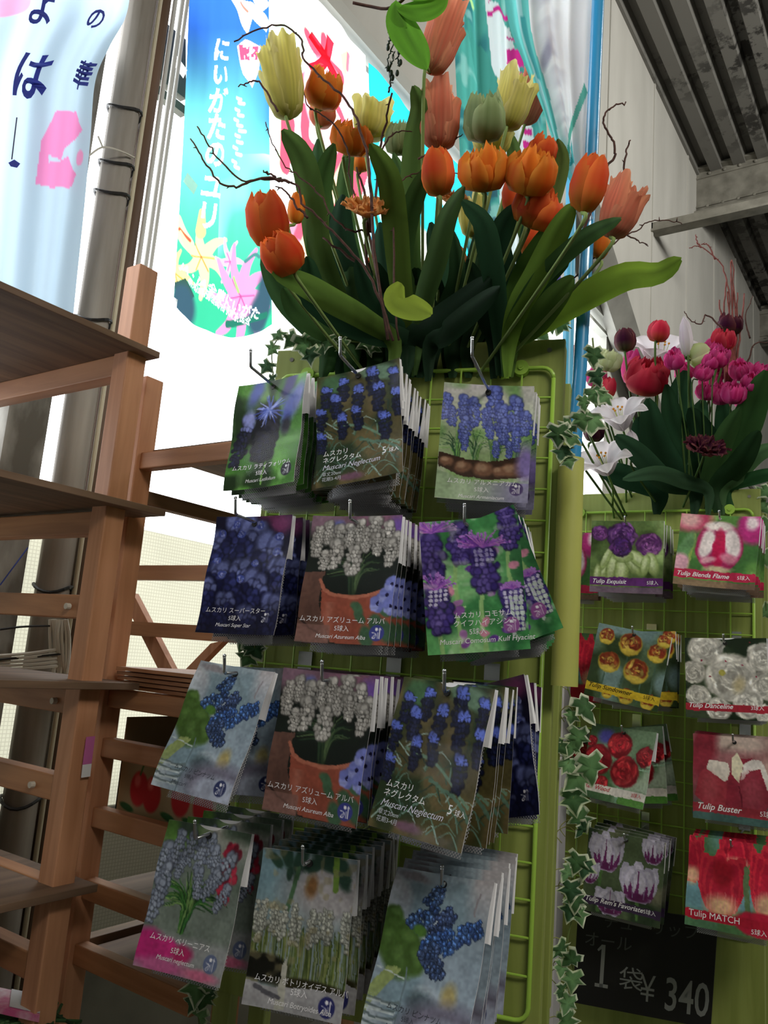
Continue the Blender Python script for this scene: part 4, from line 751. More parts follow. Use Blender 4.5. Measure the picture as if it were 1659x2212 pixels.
# ================================================================ banners
class Banner:
    def __init__(s, rows, ripple=(.006, 3., 0.), n=(150, 190), nrm=None, bulge=0.):
        """rows: list of (left world point, right world point) from top to bottom; u runs left to right, v top to bottom"""
        s.L = np.array(spline([r[0] for r in rows], 80)); s.Rr = np.array(spline([r[1] for r in rows], 80)); s.rp = ripple; s.n = n; s.b = bulge
        s.N = nrm if nrm is not None else -fw*np.array([1, 1, 0])/np.linalg.norm(fw[:2])
        s.ar = np.linalg.norm(s.L[-1]-s.L[0])/np.linalg.norm((s.Rr[0]-s.L[0]+s.Rr[-1]-s.L[-1])/2); s.q = None
    def S(s, u, v):
        t = min(max(v, 0), 1)*79; i = min(int(t), 78); f = t-i; a = s.L[i]*(1-f)+s.L[i+1]*f; b = s.Rr[i]*(1-f)+s.Rr[i+1]*f
        A, k, ph = s.rp; p = a+(b-a)*u+s.N*(A*sin(2*pi*k*u+ph+1.3*v)+.4*A*sin(2*pi*k*2.3*u+3*v))
        if s.b: p = p-ZV*s.b*4*u*(1-u)*v**8
        return p
    def uv(s, x, y):
        u = v = .5
        for _ in range(12):
            p = np.array(proj(s.S(u, v))); e = 1e-3; J = np.array([(np.array(proj(s.S(u+e, v)))-p)/e, (np.array(proj(s.S(u, v+e)))-p)/e]).T
            d = np.linalg.solve(J, np.array([x, y])-p); u += d[0]; v += d[1]; u = min(max(u, -.5), 1.5); v = min(max(v, -.1), 1.1)
        return u, v
    def canvas(s, base, seed=1): s.q = Cv(s.n[0], s.n[1], s.ar, base, seed); return s.q
    def px(s, pts): return [(lambda t: (t[0], t[1]*s.ar))(s.uv(*p)) for p in pts]
    def text(s, mb, st, x, y, hpx, col, rot=0., sx=1., bold=0., center=True):
        u, v = s.uv(x, y); p = s.S(u, v); d = (p-CAM)@fw; e = .01
        Lu = np.linalg.norm(s.S(u+e, v)-s.S(u-e, v))/(2*e); Lv = np.linalg.norm(s.S(u, v+e)-s.S(u, v-e))/(2*e)
        text_uv(mb, lambda a, b: s.S(u+a/Lu, v-b/Lv)+s.N*.002, st, 0, 0, hpx*d/F, col, rot, center, sx, 0, bold)
    def stamp(s, st, x, y, hpx, col, rot=0., sx=1., bold=0.):
        mb = MB(); s.text(mb, st, x, y, hpx, col, rot, sx, bold); V = [(lambda t: (t[0], t[1]*s.ar))(s.uv(*proj(p))) for p in mb.v]; M = np.zeros(s.q.X.shape, bool)
        for f in mb.f:
            p = [V[i] for i in f]; m = np.zeros(M.shape, bool); j0, j1 = [int(min(max(t/s.ar*(s.n[1]-1), 0), s.n[1]-1)) for t in (min(a[1] for a in p), max(a[1] for a in p))]
            X, Y = s.q.X[j0:j1+2], s.q.Y[j0:j1+2]; k = np.zeros(X.shape, bool)
            for i in range(len(p)):
                (x0, y0), (x1, y1) = p[i], p[i-1]
                if y0 != y1: k ^= ((Y > y0) != (Y > y1)) & (X < (x1-x0)*(Y-y0)/(y1-y0)+x0)
            M[j0:j1+2] |= k
        s.q.mix(M.astype(float), col)
    def build(s, name, root):
        m = MB(); m.grid([[s.S(u, v) for u in np.linspace(0, 1, s.n[0])] for v in np.linspace(0, 1, s.n[1])], s.q.lin()); return m.build(name, M_CLOTH, root, smooth=True)
X1 = -2.09
# green lily banner
r = thing('lily_banner', 'blue to green banner with white vertical lettering and lilies taped to the bright window', 'banner', on(0, X1, 480, 700))
B1 = Banner([(on(0, X1, 413, -160), on(0, X1, 581, -160)), (on(0, X1, 395, 250), on(0, X1, 584, 250)), (on(0, X1, 372, 655), on(0, X1, 590, 700))], (.006, 2.4, .5), (230, 420), np.array([1., 0, 0]), .085)
q = B1.canvas(0x2F62B8, 3); va = lambda y: B1.uv(480, y)[1]*B1.ar
q.grad(va(60), va(260), 0x62B4A4).grad(va(330), va(640), 0x2E9470); q.grad(va(-60), va(-160), 0x2C58B0, .6)
q.mix(np.clip((q.X-.65)*3, 0, 1)*np.clip((va(330)-q.Y)*4, 0, 1), 0x2C62B0, .7); q.mix(np.clip(q.noise(3)-.62, 0, 1)*4*(q.Y > va(330))*(q.X > .4), 0xC8F0E0, .6)
def bp(*a): return B1.px(a)
q.poly(bp((490, -20), (545, 5), (583, 50), (575, 70), (545, 40), (535, 75), (515, 30)), 0xE8E8EC); q.poly(bp((530, -30), (583, 10), (560, 30)), 0xF4F0F0); q.line(bp((520, 5), (535, 25)), .01, 0xC07060)
q.poly(bp((512, 100), (530, 85), (562, 100), (560, 150), (545, 190), (525, 160)), 0xF0C8D8); q.poly(bp((516, 95), (558, 100), (556, 130), (520, 130)), 0xD04868)
for a in ((515, 212), (520, 222), (512, 236), (518, 248), (510, 258), (516, 270), (522, 282), (512, 292), (516, 306), (508, 318), (514, 332), (506, 348), (510, 360)): x0, y0 = bp(a)[0]; q.line([(x0-.03, y0), (x0+.035, y0+.01)], .012, 0xE8F4F8)
def lily_pic(q, c, R, col, dk, n=6, a0=0., sp=.5):
    for k in range(n):
        a = a0+k*2*pi/n; q.line([c, (c[0]+R*.55*cos(a), c[1]+R*.55*sin(a)), (c[0]+R*cos(a+.2), c[1]+R*sin(a+.2))], R*.2, col, R*.05)
    for k in range(5): q.line([c, (c[0]+R*.4*cos(k), c[1]+R*.4*sin(k))], .004, dk)
c_ = bp((435, 555))[0]; q.line(bp((380, 480), (395, 510), (410, 530)), .07, 0xE8D890, .05); q.line(bp((388, 495), (410, 520)), .015, 0xA04838); lily_pic(q, c_, .26, 0xEEDC88, 0xA06030, 6, .3); q.line(bp((436, 460), (432, 500)), .03, 0xD8CC70, .05)
lily_pic(q, bp((378, 590))[0], .2, 0xD8C878, 0x906020, 5, 1.); q.poly(bp((372, 610), (400, 600), (420, 640), (395, 660)), 0x2A4438)
lily_pic(q, bp((497, 565))[0], .16, 0xE890B0, 0xB04878, 6, .9); lily_pic(q, bp((520, 640))[0], .32, 0xC878A0, 0x904070, 9, .1); q.line(bp((505, 600), (515, 630)), .01, 0x80A060)
for a in ((395, 650), (575, 620), (570, 660), (560, 680), (400, 665)): x0, y0 = bp(a)[0]; q.ell(x0, y0, .1, .12, 0x2C4450, .5, .5)
q.line(bp((490, 700), (540, 690), (575, 680)), .02, 0x1E5A4A); q.line(bp((530, 565), (550, 550), (560, 555)), .012, 0x3A6A68)
for c, x, y, h in (('に', 481, 108, 52), ('い', 478, 162, 50), ('が', 474, 216, 56), ('た', 470, 274, 58), ('の', 466, 334, 60), ('ユ', 457, 403, 60), ('リ', 450, 466, 62)): B1.stamp(c, x, y, h*1.1, 0xFFFFFF, -.12, .9, .03)
B1.stamp('花', 538, 112, 40, 0xF8E0E8, 0, 1, .03)
B1.stamp('JA・JA全農にいがた', 476, 640, 28, 0xFFFFFF, -.34, 1.0, .012); B1.stamp('新潟県園芸総合求評宣伝会', 476, 660, 20, 0xE8F4F0, -.34, .82, .008)
B1.build('banner_cloth', r)
for x, y in ((375, 138), (398, 392), (350, 372)): m = MB(); m.obox(on(0, X1+.012, x-2, y), (0, .05, -.02), (0, .012, .04), (.001, 0, 0)); m.build('tape', M_CLOTH, r)
m = MB(); m.obox(on(0, X1+.012, 335, 645), (0, .09, -.01), (0, .0, .045), (.001, 0, 0)); m.build('tape', M_CLOTH, r)
# white banner with red lettering
r = thing('red_lettered_banner', 'white banner with red lettering and pale green leaves hanging beside the lily banner', 'banner', on(0, X1, 700, 800))
B2 = Banner([(on(0, X1-.01, 584, -120), on(0, X1-.01, 790, 120)), (on(0, X1-.01, 596, 350), on(0, X1-.01, 800, 480)), (on(0, X1-.01, 604, 800), on(0, X1-.01, 815, 860))], (.006, 2., 0), (130, 230), np.array([1., 0, 0]))
q = B2.canvas(0xF2F6F4, 5); bp = lambda *a: B2.px(a)
for a, b in (((610, 20), (640, 60)), ((605, 60), (640, 60)), ((640, 60), (690, 55)), ((610, 95), (645, 75)), ((650, 10), (650, 60)), ((680, 25), (655, 60)), ((620, 110), (650, 90))): q.line(bp(a, b), .05, 0xBCE6C4)
for k in range(6): q.line(bp((600, 250+25*k), (625, 240+25*k)), .022, 0xA0D8A0)
q.line(bp((612, 240), (600, 380)), .03, 0xA8DCA8)
RD = 0xE0485C
q.line(bp((663, 72), (690, 115), (735, 165)), .035, RD, .055); q.line(bp((700, 80), (695, 130), (660, 170), (640, 190)), .03, RD, .045); q.line(bp((622, 260), (615, 360)), .07, RD, .05); q.line(bp((660, 240), (660, 300), (700, 350)), .05, RD)
q.ell(*bp((712, 230))[0], .26, .3, 0xF0A0B0, 0, .1); q.ell(*bp((700, 225))[0], .13, .15, 0xFBE8EC, 0, .2); q.line(bp((730, 235), (745, 270)), .03, RD)
q.poly(bp((736, 115), (750, 108), (755, 130), (748, 165), (740, 150)), 0xE8DC90); q.line(bp((752, 118), (750, 150)), .02, 0xE06878)
q.poly(bp((590, 545), (605, 540), (612, 640), (690, 700), (690, 760), (598, 760)), 0xE0485C); q.line(bp((615, 650), (660, 620), (650, 740)), .028, 0xF8E8E8); q.line(bp((625, 690), (680, 690)), .022, 0xF8E8E8); q.line(bp((640, 450), (620, 520), (660, 540)), .05, 0xE8788C)
q.line(bp((575, 700), (585, 780)), .05, 0xF0B890)
B2.build('banner_cloth', r); m = MB(); B2.text(m, 'メ', 697, 120, 120, 0xD83850, .15, 1, .05); m.build('banner_lettering', M_CLOTH, r)
# cyan banner under the header
r = thing('cyan_banner', 'bright cyan banner behind the orange tulips under the diagonal window header', 'banner', on(0, X1, 900, 700))
B3 = Banner([(on(0, X1, 796, 135), on(0, X1, 1010, 375)), (on(0, X1, 800, 760), on(0, X1, 1020, 820))], (.008, 2., 0), (70, 100), np.array([1., 0, 0]))
q = B3.canvas(0x28B8E0, 5); bp = lambda *a: B3.px(a); q.line(bp((830, 330), (870, 350), (860, 420), (900, 400)), .05, 0xF0F8F8); q.line(bp((930, 400), (960, 430)), .05, 0xF0F8F8); q.ell(*bp((900, 560))[0], .3, .2, 0xF4F4E8); q.ell(*bp((860, 480))[0], .2, .1, 0xD8F0F0)
B3.build('banner_cloth', r)
# teal banner behind
r = thing('teal_banner', 'teal patterned banner with magenta bars hanging behind the drape on the blue pole', 'banner', P(1100, 700, 1.72))
B4 = Banner([(P(975, -60, 1.78), P(1160, -60, 1.70)), (P(990, 300, 1.76), P(1185, 300, 1.68)), (P(1010, 560, 1.75), P(1215, 600, 1.66)), (P(1080, 705, 1.72), P(1235, 700, 1.65))], (.016, 2.6, 0), (120, 200))
q = B4.canvas(0x58B0A4, 7); bp = lambda *a: B4.px(a); q.blot(6, 0x3C8488, .5, .75).blot(10, 0xA0D4CC, .62, .8, .7)
q.mix((q.noise(14) > .6)*(q.X < .4)*(q.Y > .4*q.ar)*(q.Y < .75*q.ar), 0x3A5C6C, .7)
q.poly(bp((1040, -60), (1090, -60), (1100, 60), (1135, 200), (1160, 330), (1200, 500), (1215, 620), (1090, 620), (1080, 300), (1060, 120)), 0xEAF4F4)
q.poly(bp((1000, 20), (1040, 100), (1080, 180), (1100, 240), (1060, 250), (1020, 120)), 0x4CA094); q.line(bp((1000, -20), (1020, 10)), .03, 0xC8F0A0)
for a in ((1055, 5, 1095, 18), (1053, 25, 1097, 42), (1095, 78, 1112, 90), (1095, 105, 1132, 145), (1110, 152, 1128, 168), (1075, 178, 1100, 188), (1138, 235, 1150, 262), (1128, 272, 1150, 292), (1130, 300, 1150, 325), (1080, 300, 1120, 318), (1075, 330, 1110, 340), (1150, 360, 1190, 400), (1160, 430, 1200, 470)): q.poly(bp((a[0], a[1]), (a[2], a[1]+6), (a[2], a[3]), (a[0], a[3]-6)), 0xD83898)
q.poly(bp((1150, 560), (1200, 560), (1190, 700), (1120, 700)), 0x4CC0C8); q.ell(*bp((1210, 600))[0], .2, .12, 0x6860A0, 0, .5)
B4.build('banner_cloth', r)
r = thing('draped_banner', 'white and turquoise banner draped from the blue pole and narrowing to a point on it', 'banner', P(1270, 480, 1.22))
rows = [((1080, -60), (1296, -60)), ((1096, 60), (1290, 60)), ((1128, 150), (1284, 150)), ((1160, 230), (1277, 230)), ((1183, 290), (1269, 290)), ((1205, 340), (1264, 340)), ((1232, 390), (1262, 390)), ((1262, 440), (1272, 445)), ((1272, 482), (1281, 482))]
B5 = Banner([(P(*a, 1.45-.02*i), P(*b, (onP(*b, td)-CAM)@fw+.014)) for i, (a, b) in enumerate(rows)], (.012, 2.2, 1.), (110, 150))
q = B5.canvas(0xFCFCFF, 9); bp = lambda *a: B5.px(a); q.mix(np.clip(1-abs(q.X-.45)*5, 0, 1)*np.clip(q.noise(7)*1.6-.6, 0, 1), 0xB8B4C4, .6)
q.poly(bp((1078, -60), (1140, -60), (1150, 80), (1185, 200), (1215, 330), (1245, 470), (1180, 400), (1100, 60)), 0x6CC8C4); q.line(bp((1110, -60), (1145, 120), (1200, 300)), .03, 0xA8DCE0); q.line(bp((1130, 40), (1165, 170)), .03, 0x4FAEB4)
q.poly(bp((1245, -60), (1272, -60), (1280, 120), (1270, 200), (1262, 180), (1250, 60)), 0x6CC4B4); q.poly(bp((1195, 200), (1235, 300), (1240, 400), (1212, 330)), 0x58BCC4, .9)
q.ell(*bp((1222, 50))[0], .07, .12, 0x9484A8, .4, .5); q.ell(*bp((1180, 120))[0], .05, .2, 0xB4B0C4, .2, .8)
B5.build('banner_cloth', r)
# light blue banner at left
r = thing('light_blue_banner', 'light blue banner with navy brush lettering and a pink blossom at upper left', 'banner', on(0, -1.93, 60, 700))
rr = [((-140, -60), (290, -60)), ((-140, 30), (276, 30)), ((-140, 100), (238, 100)), ((-140, 175), (206, 175)), ((-140, 300), (194, 300)), ((-140, 450), (180, 450)), ((-140, 600), (164, 600)), ((-140, 760), (148, 760))]
B6 = Banner([(on(0, -1.93, *a), on(0, -1.93, *b)) for a, b in rr], (.012, 2.6, 1.6), (210, 240), np.array([1., 0, 0]))
q = B6.canvas(0xBCD2E2, 9); bp = lambda *a: B6.px(a)
q.poly(bp((76, 400), (90, 300), (120, 240), (165, 242), (178, 280), (165, 300), (140, 320), (150, 345), (165, 375), (155, 405), (110, 406)), 0xE68CC0); q.poly(bp((105, 335), (135, 345), (150, 335), (140, 320), (130, 350), (105, 350)), 0xBCCCE0); q.ell(*bp((172, 341))[0], .018, .03, 0xEC9CC8)
q.ell(*bp((20, 0))[0], .11, .11, 0xECA0C4, 0, .1)
B6.build('banner_cloth', r); m = MB(); NV = 0x3A44A0
for c, x, y, h in (('の', 206, 42, 70), ('華', 176, 160, 78), ('は', 66, 158, 125), ('よ', 92, 15, 110)): B6.text(m, c, x, y, h, NV, -.12, .8, .02)
def quad(B, pts, col, mb):
    U = [B.uv(*p) for p in pts]; mb.add([B.S(*u)+B.N*.002 for u in U], [tuple(range(len(U)))], lin(col))
quad(B6, [(17, 352), (30, 345), (43, 354), (36, 363), (22, 360)], NV, m); quad(B6, [(34, 254), (37, 254), (26, 345), (23, 345)], 0x50506A, m)
m.build('banner_lettering', M_INK, r)
# ================================================================ flowers
def basis(ax):
    ax = np.asarray(ax, float); ax = ax/np.linalg.norm(ax); a = np.cross(ax, [.3, -.9, .2]); a /= np.linalg.norm(a); return a, np.cross(ax, a), ax
def petal(mb, c, B, a0, R, H, W, prof, zprof, cols, ruffle=0., tipw=.25, rs=1., seed=0, layer=1., nu=7, nv=10, cup=.25, fringe=0.):
    rd = random.Random(seed); ph = rd.random()*6; a, b, ax = B; G = []; Cc = []
    base, mid, edge, strk = cols; dk = .84+.26*rd.random(); sm = .45+.55*rd.random(); nu += 4
    for j in range(nv):
        v = 1-(1-j/(nv-1))**1.6; r = R*layer*np.interp(v, *prof); z = H*np.interp(v, *zprof)*(.94+.1*rs); wd = W*(.34+.66*min(1, v/.4)**.8)*max(tipw, sqrt(max(0, 1-v**5))); row = []; rc = []
        for i in range(nu):
            u = -1+2*i/(nu-1); an = a0+u*wd/max(.35, np.interp(v, *prof)); ru = ruffle*v*v*sin(5.2*u+ph+3*v)*R; zz = z-H*cup*u*u*v**2+(ruffle*(.7 if not fringe else .38)*H*sin(9*u+ph)*v**3)
            if fringe and j >= nv-2: zz += fringe*H*((i*7+seed) % 3-1)*.4; ru += fringe*R*((i*5+seed) % 3-1)*.5
            rr = max(.001, r*(1-.12*u*u)+ru); row.append(c+rr*(cos(an)*a+sin(an)*b)+zz*ax)
            t = v; col = base*(1-t)+mid*t if t < .5 else mid; k = min(1, abs(u)**2*.8+max(0, t-.6)*1.2); col = (base*(1-min(1, t*2.2))+mid*min(1, t*2.2))*(1-k)+edge*k
            sK = max(0, 1-abs(u)*1.25)*(1-.35*t)*(.55+.45*sin(u*19+seed))*sm; col = col*(1-sK)+strk*sK; col = col*(.93+.1*sin(u*31+seed*2+t*3)); rc.append(np.clip(col*dk, 0, 1))
        G.append(row); Cc.append(rc)
    mb.grid(G, np.array(Cc))
P_EGG = ((0, .15, .4, .75, 1), (.12, .62, 1, .9, .55)); Z_EGG = ((0, .15, .4, .75, 1), (0, .06, .35, .76, 1))
P_BOWL = ((0, .15, .45, .8, 1), (.15, .7, 1.05, 1.0, .74)); Z_BOWL = ((0, .15, .45, .8, 1), (0, .05, .36, .8, 1))
P_FLR = ((0, .15, .45, .8, 1), (.15, .66, .95, .98, 1.05)); Z_FLR = ((0, .2, .5, .8, 1), (0, .12, .48, .84, 1))
P_OPEN = ((0, .3, .7, 1), (.1, .6, 1.05, 1.2)); Z_OPEN = ((0, .3, .7, 1), (0, .15, .4, .5))
CO = {k: [lin(x) for x in v] for k, v in dict(
    orange=(0xD0A030, 0xF0882C, 0xF8B048, 0xE85E24), ored=(0xC8B440, 0xEC6434, 0xF89448, 0xDC3A22), yellow=(0xA8B050, 0xE8E080, 0xF4ECAC, 0xD0CC60), peach=(0xC89878, 0xE88E70, 0xF4B08A, 0xD86A54),
    green=(0x7A9450, 0xA8BE88, 0xC0CE9C, 0x6E8A4C), apricot=(0xC08840, 0xECA860, 0xF4BC80, 0xD88A40), pink=(0xE0B070, 0xE8508C, 0xF890B8, 0xD02860), purple=(0x7A8A50, 0x4A1238, 0x8A5050, 0x300820), cream=(0x90A850, 0xDCE4B8, 0xEAEFC8, 0xC8D488), red=(0xC88030, 0xD83050, 0xF06070, 0xB01838), white=(0xC0D0A0, 0xEAE4EA, 0xF4F0F4, 0xD8C8D8), mag=(0xE070A0, 0xE83C94, 0xF070B4, 0xC82070)).items()}
def bloom(mb, c, ax, kind, R, H, col, seed):
    B = basis(ax); cs = CO[col]; c = np.asarray(c)-np.asarray(B[2])*H*.5; sd = seed*31
    if kind == 'single':
        for L, n, lay, rs in ((0, 3, .82, 1.0), (1, 3, 1.0, .9)):
            for i in range(n): petal(mb, c, B, sd+i*2*pi/3+L*pi/3, R, H, 1.05, P_EGG, Z_EGG, cs, .05, .12, rs, sd+L*9+i, lay, cup=.12)
    elif kind == 'double':
        for L, (n, lay, hh, op) in enumerate(((4, .35, .8, .9), (5, .55, .92, .95), (6, .78, 1.0, 1), (7, 1.0, .9, 1))):
            for i in range(n): petal(mb, c, B, sd+i*2*pi/n+L*.6, R*(.9+.22*((i*5+L) % 3)/2), H*hh*(.78+.27*((i*7+L) % 4)/3), .86, P_BOWL, Z_BOWL, cs if L > 0 else [cs[0], cs[2], cs[2], cs[1]], .1, .5, op, sd+L*9+i, lay)
    elif kind == 'parrot':
        for L, n, lay in ((0, 4, .72), (1, 5, 1.0)):
            for i in range(n): petal(mb, c, B, sd+i*2*pi/n+L*.8, R*(.86+.16*((i*3+seed) % 3)), H*(1-.16*((i*2+L) % 3)), .95, P_FLR, Z_FLR, cs, .15, .88, 1, sd+L*9+i, lay, nu=15, nv=16, fringe=.03, cup=.1)
    elif kind == 'open':
        for L, (n, lay, hh) in enumerate(((4, .45, .9), (6, .75, .9), (7, 1.05, .7))):
            for i in range(n): petal(mb, c, B, sd+i*2*pi/n+L*.6, R, H*hh, .7, P_OPEN, Z_OPEN, cs, .14, .35, 1, sd+L*9+i, lay)
    elif kind == 'bud':
        for i in range(3): petal(mb, c, B, i*2.09, R, H, 1.1, ((0, .2, .5, .8, 1), (.3, .8, 1, .75, .1)), Z_EGG, cs, .0, .1, 1, sd+i, 1)
def blade(mb, pts, w, col, edge=None, twist=0., face=None, n=18, nu=5, wave=0., fold=.25, shape='leaf'):
    pts = np.array(spline(pts, n)); G = []; Cc = []; face = -fw if face is None else np.asarray(face); col = lin(col) if isinstance(col, int) else col
    for i, p in enumerate(pts):
        t = i/(n-1); tg = pts[min(i+1, n-1)]-pts[max(i-1, 0)]; tg /= np.linalg.norm(tg)+1e-9; sd = np.cross(tg, face); sd /= np.linalg.norm(sd)+1e-9; nr = np.cross(sd, tg)
        a = twist*(1-.5*t); s2 = sd*cos(a)+nr*sin(a); n2 = -sd*sin(a)+nr*cos(a)
        ww = w*.5*(sin(pi*min(1, (1-t)**.75*.93+.0))**.8*.95+.12*t) if shape == 'leaf' else w*.5*sin(pi*(.06+.94*t)**.8)**.8 if shape == 'lily' else w*.5*sin(pi*t**.9)**.7
        row = []; rc = []
        for k in range(nu):
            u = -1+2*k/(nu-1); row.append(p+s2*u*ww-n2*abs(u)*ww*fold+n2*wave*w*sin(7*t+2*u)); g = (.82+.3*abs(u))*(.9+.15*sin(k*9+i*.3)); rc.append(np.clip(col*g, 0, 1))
        G.append(row); Cc.append(rc)
    mb.grid(G, np.array(Cc))
UPv, RTv = ZV, SA.ex
def axis_of(tilt, fwd): a = UPv*cos(radians(tilt))+np.array([cos(YAW), sin(YAW), 0])*sin(radians(tilt)); return a-fw*np.array([1, 1, 0])*sin(radians(fwd))
tulips = []
def flower(S, x, y, d, wpx, hpx, kind, col, tilt, fwd0, label, name='tulip', sbase=None, mids=(), seed=0, cat='tulip', stem=True, group=None, sr=.0028):
    fwd = fwd0+22 if kind == 'double' else fwd0+6; wpx *= 1.1; hpx *= 1.06; c = P(x, y, d); R = wpx*.5*d/F; H = hpx*d/F; ax = axis_of(tilt, fwd); ax /= np.linalg.norm(ax)
    if kind in ('single', 'parrot', 'bud'): R *= .92
    else: R *= .88
    sb = sbase if sbase is not None else -.26+(x-900)/F*.25; base = S.T(sb, -.10, -.09)
    r = thing(name, label, cat, base, group=group); m = MB(); bloom(m, c, ax, kind, R, H, col, seed); m.build('bloom', M_PETAL, r, smooth=True)
    if stem:
        pts = [c-ax*H*.47, c-ax*(H*.5+.03)]+[P(*q) for q in mids]+[(c-ax*(H*.5+.04))*.35+base*.65+np.array([0, 0, .0]), base]
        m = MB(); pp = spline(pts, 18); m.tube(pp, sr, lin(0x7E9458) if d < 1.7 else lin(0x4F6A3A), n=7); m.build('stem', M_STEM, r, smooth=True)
    tulips.append((r, x, y, S)); return r
FL = [(612, 178, 1.30, 88, 150, 'parrot', 'yellow', -14, 5, 'large pale yellow ruffled parrot tulip, highest at the upper left of the bouquet'),
 (702, 196, 1.34, 84, 74, 'double', 'orange', 8, 8, 'orange tulip right of the large yellow parrot tulip'), (697, 247, 1.42, 62, 52, 'single', 'peach', 0, 0, 'small pinkish tulip half hidden below the upper left orange tulip'),
 (760, 302, 1.36, 86, 62, 'double', 'orange', 10, 20, 'orange yellow tulip left of the pale yellow one near the bare twig'), (802, 262, 1.46, 72, 72, 'parrot', 'yellow', 5, 0, 'pale yellow ruffled tulip behind the orange yellow one'),
 (862, 300, 1.44, 60, 64, 'double', 'green', 5, 10, 'small pale green tulip in the middle behind the leaves'), (952, 88, 1.22, 78, 145, 'parrot', 'peach', 14, 0, 'tall peach parrot tulip beside the broad green leaf at the top'),
 (948, 258, 1.26, 76, 130, 'parrot', 'peach', -5, 0, 'peach parrot tulip under the topmost peach one'), (1045, 256, 1.22, 98, 92, 'double', 'green', -4, 12, 'round pale green double tulip in the centre top of the bouquet'),
 (1108, 222, 1.30, 78, 118, 'parrot', 'yellow', 10, 0, 'yellow parrot tulip between the green tulip and the draped banner'), (1152, 206, 1.48, 56, 130, 'parrot', 'peach', 12, 0, 'salmon parrot tulip partly covered by the draped banner'),
 (945, 375, 1.22, 78, 92, 'single', 'ored', -8, 5, 'red orange tulip with a yellow green base left of the orange double ones'), (1044, 368, 1.18, 98, 84, 'double', 'orange', -6, 14, 'orange double tulip under the pale green one'),
 (1148, 374, 1.16, 104, 88, 'double', 'orange', 6, 30, 'open orange double tulip next to the draped banner'), (1172, 325, 1.30, 66, 52, 'double', 'ored', 12, 10, 'orange tulip behind and above the open orange double one'),
 (1062, 308, 1.36, 80, 50, 'parrot', 'yellow', 0, 0, 'yellow petals peeping out between the green and the orange double tulips'), (795, 425, 1.24, 92, 82, 'open', 'apricot', 0, 60, 'apricot ruffled open flower in the left middle of the bouquet'),
 (980, 410, 1.30, 60, 60, 'open', 'apricot', 10, 50, 'apricot ruffled flower behind the red orange tulip'), (580, 478, 1.16, 98, 108, 'single', 'ored', -12, 25, 'large red orange tulip at the left edge of the bouquet'),
 (612, 550, 1.13, 98, 84, 'single', 'ored', -42, 40, 'red orange tulip drooping below the large left one'), (640, 452, 1.30, 40, 62, 'single', 'orange', 0, 0, 'narrow orange tulip behind the left red orange ones'),
 (1160, 452, 1.20, 106, 78, 'double', 'ored', 20, 18, 'flattened orange tulip below the open orange double one'), (1115, 432, 1.28, 66, 86, 'single', 'ored', -12, 0, 'orange red tulip behind the flattened orange one'),
 (1272, 400, 1.08, 84, 112, 'single', 'ored', 10, 8, 'bright red orange tulip in front of the blue pole'), (1340, 456, 1.14, 84, 118, 'parrot', 'peach', 18, 0, 'peach pink parrot tulip at the right edge of the bouquet'),
 (1297, 532, 1.30, 42, 54, 'single', 'orange', 10, 0, 'yellow orange tulip behind the blue pole under the peach one'), (1155, 525, 1.30, 66, 66, 'single', 'ored', 10, 5, 'orange tulip low among the leaves on the right of the bouquet'),
 (1020, 468, 1.38, 60, 88, 'parrot', 'yellow', -4, 0, 'yellow green tulip low behind the large dark leaves'), (802, 570, 1.45, 22, 38, 'bud', 'ored', 0, 0, 'tiny orange red bud low among the stems'),
 (992, 562, 1.40, 40, 56, 'single', 'apricot', -20, 0, 'small apricot bud low behind the dark leaves'), (780, 350, 1.5, 40, 40, 'double', 'orange', 0, 0, 'small orange tulip behind the apricot flower')]
for i, a in enumerate(FL): flower(SA, *a[:9], a[9], seed=i+1)
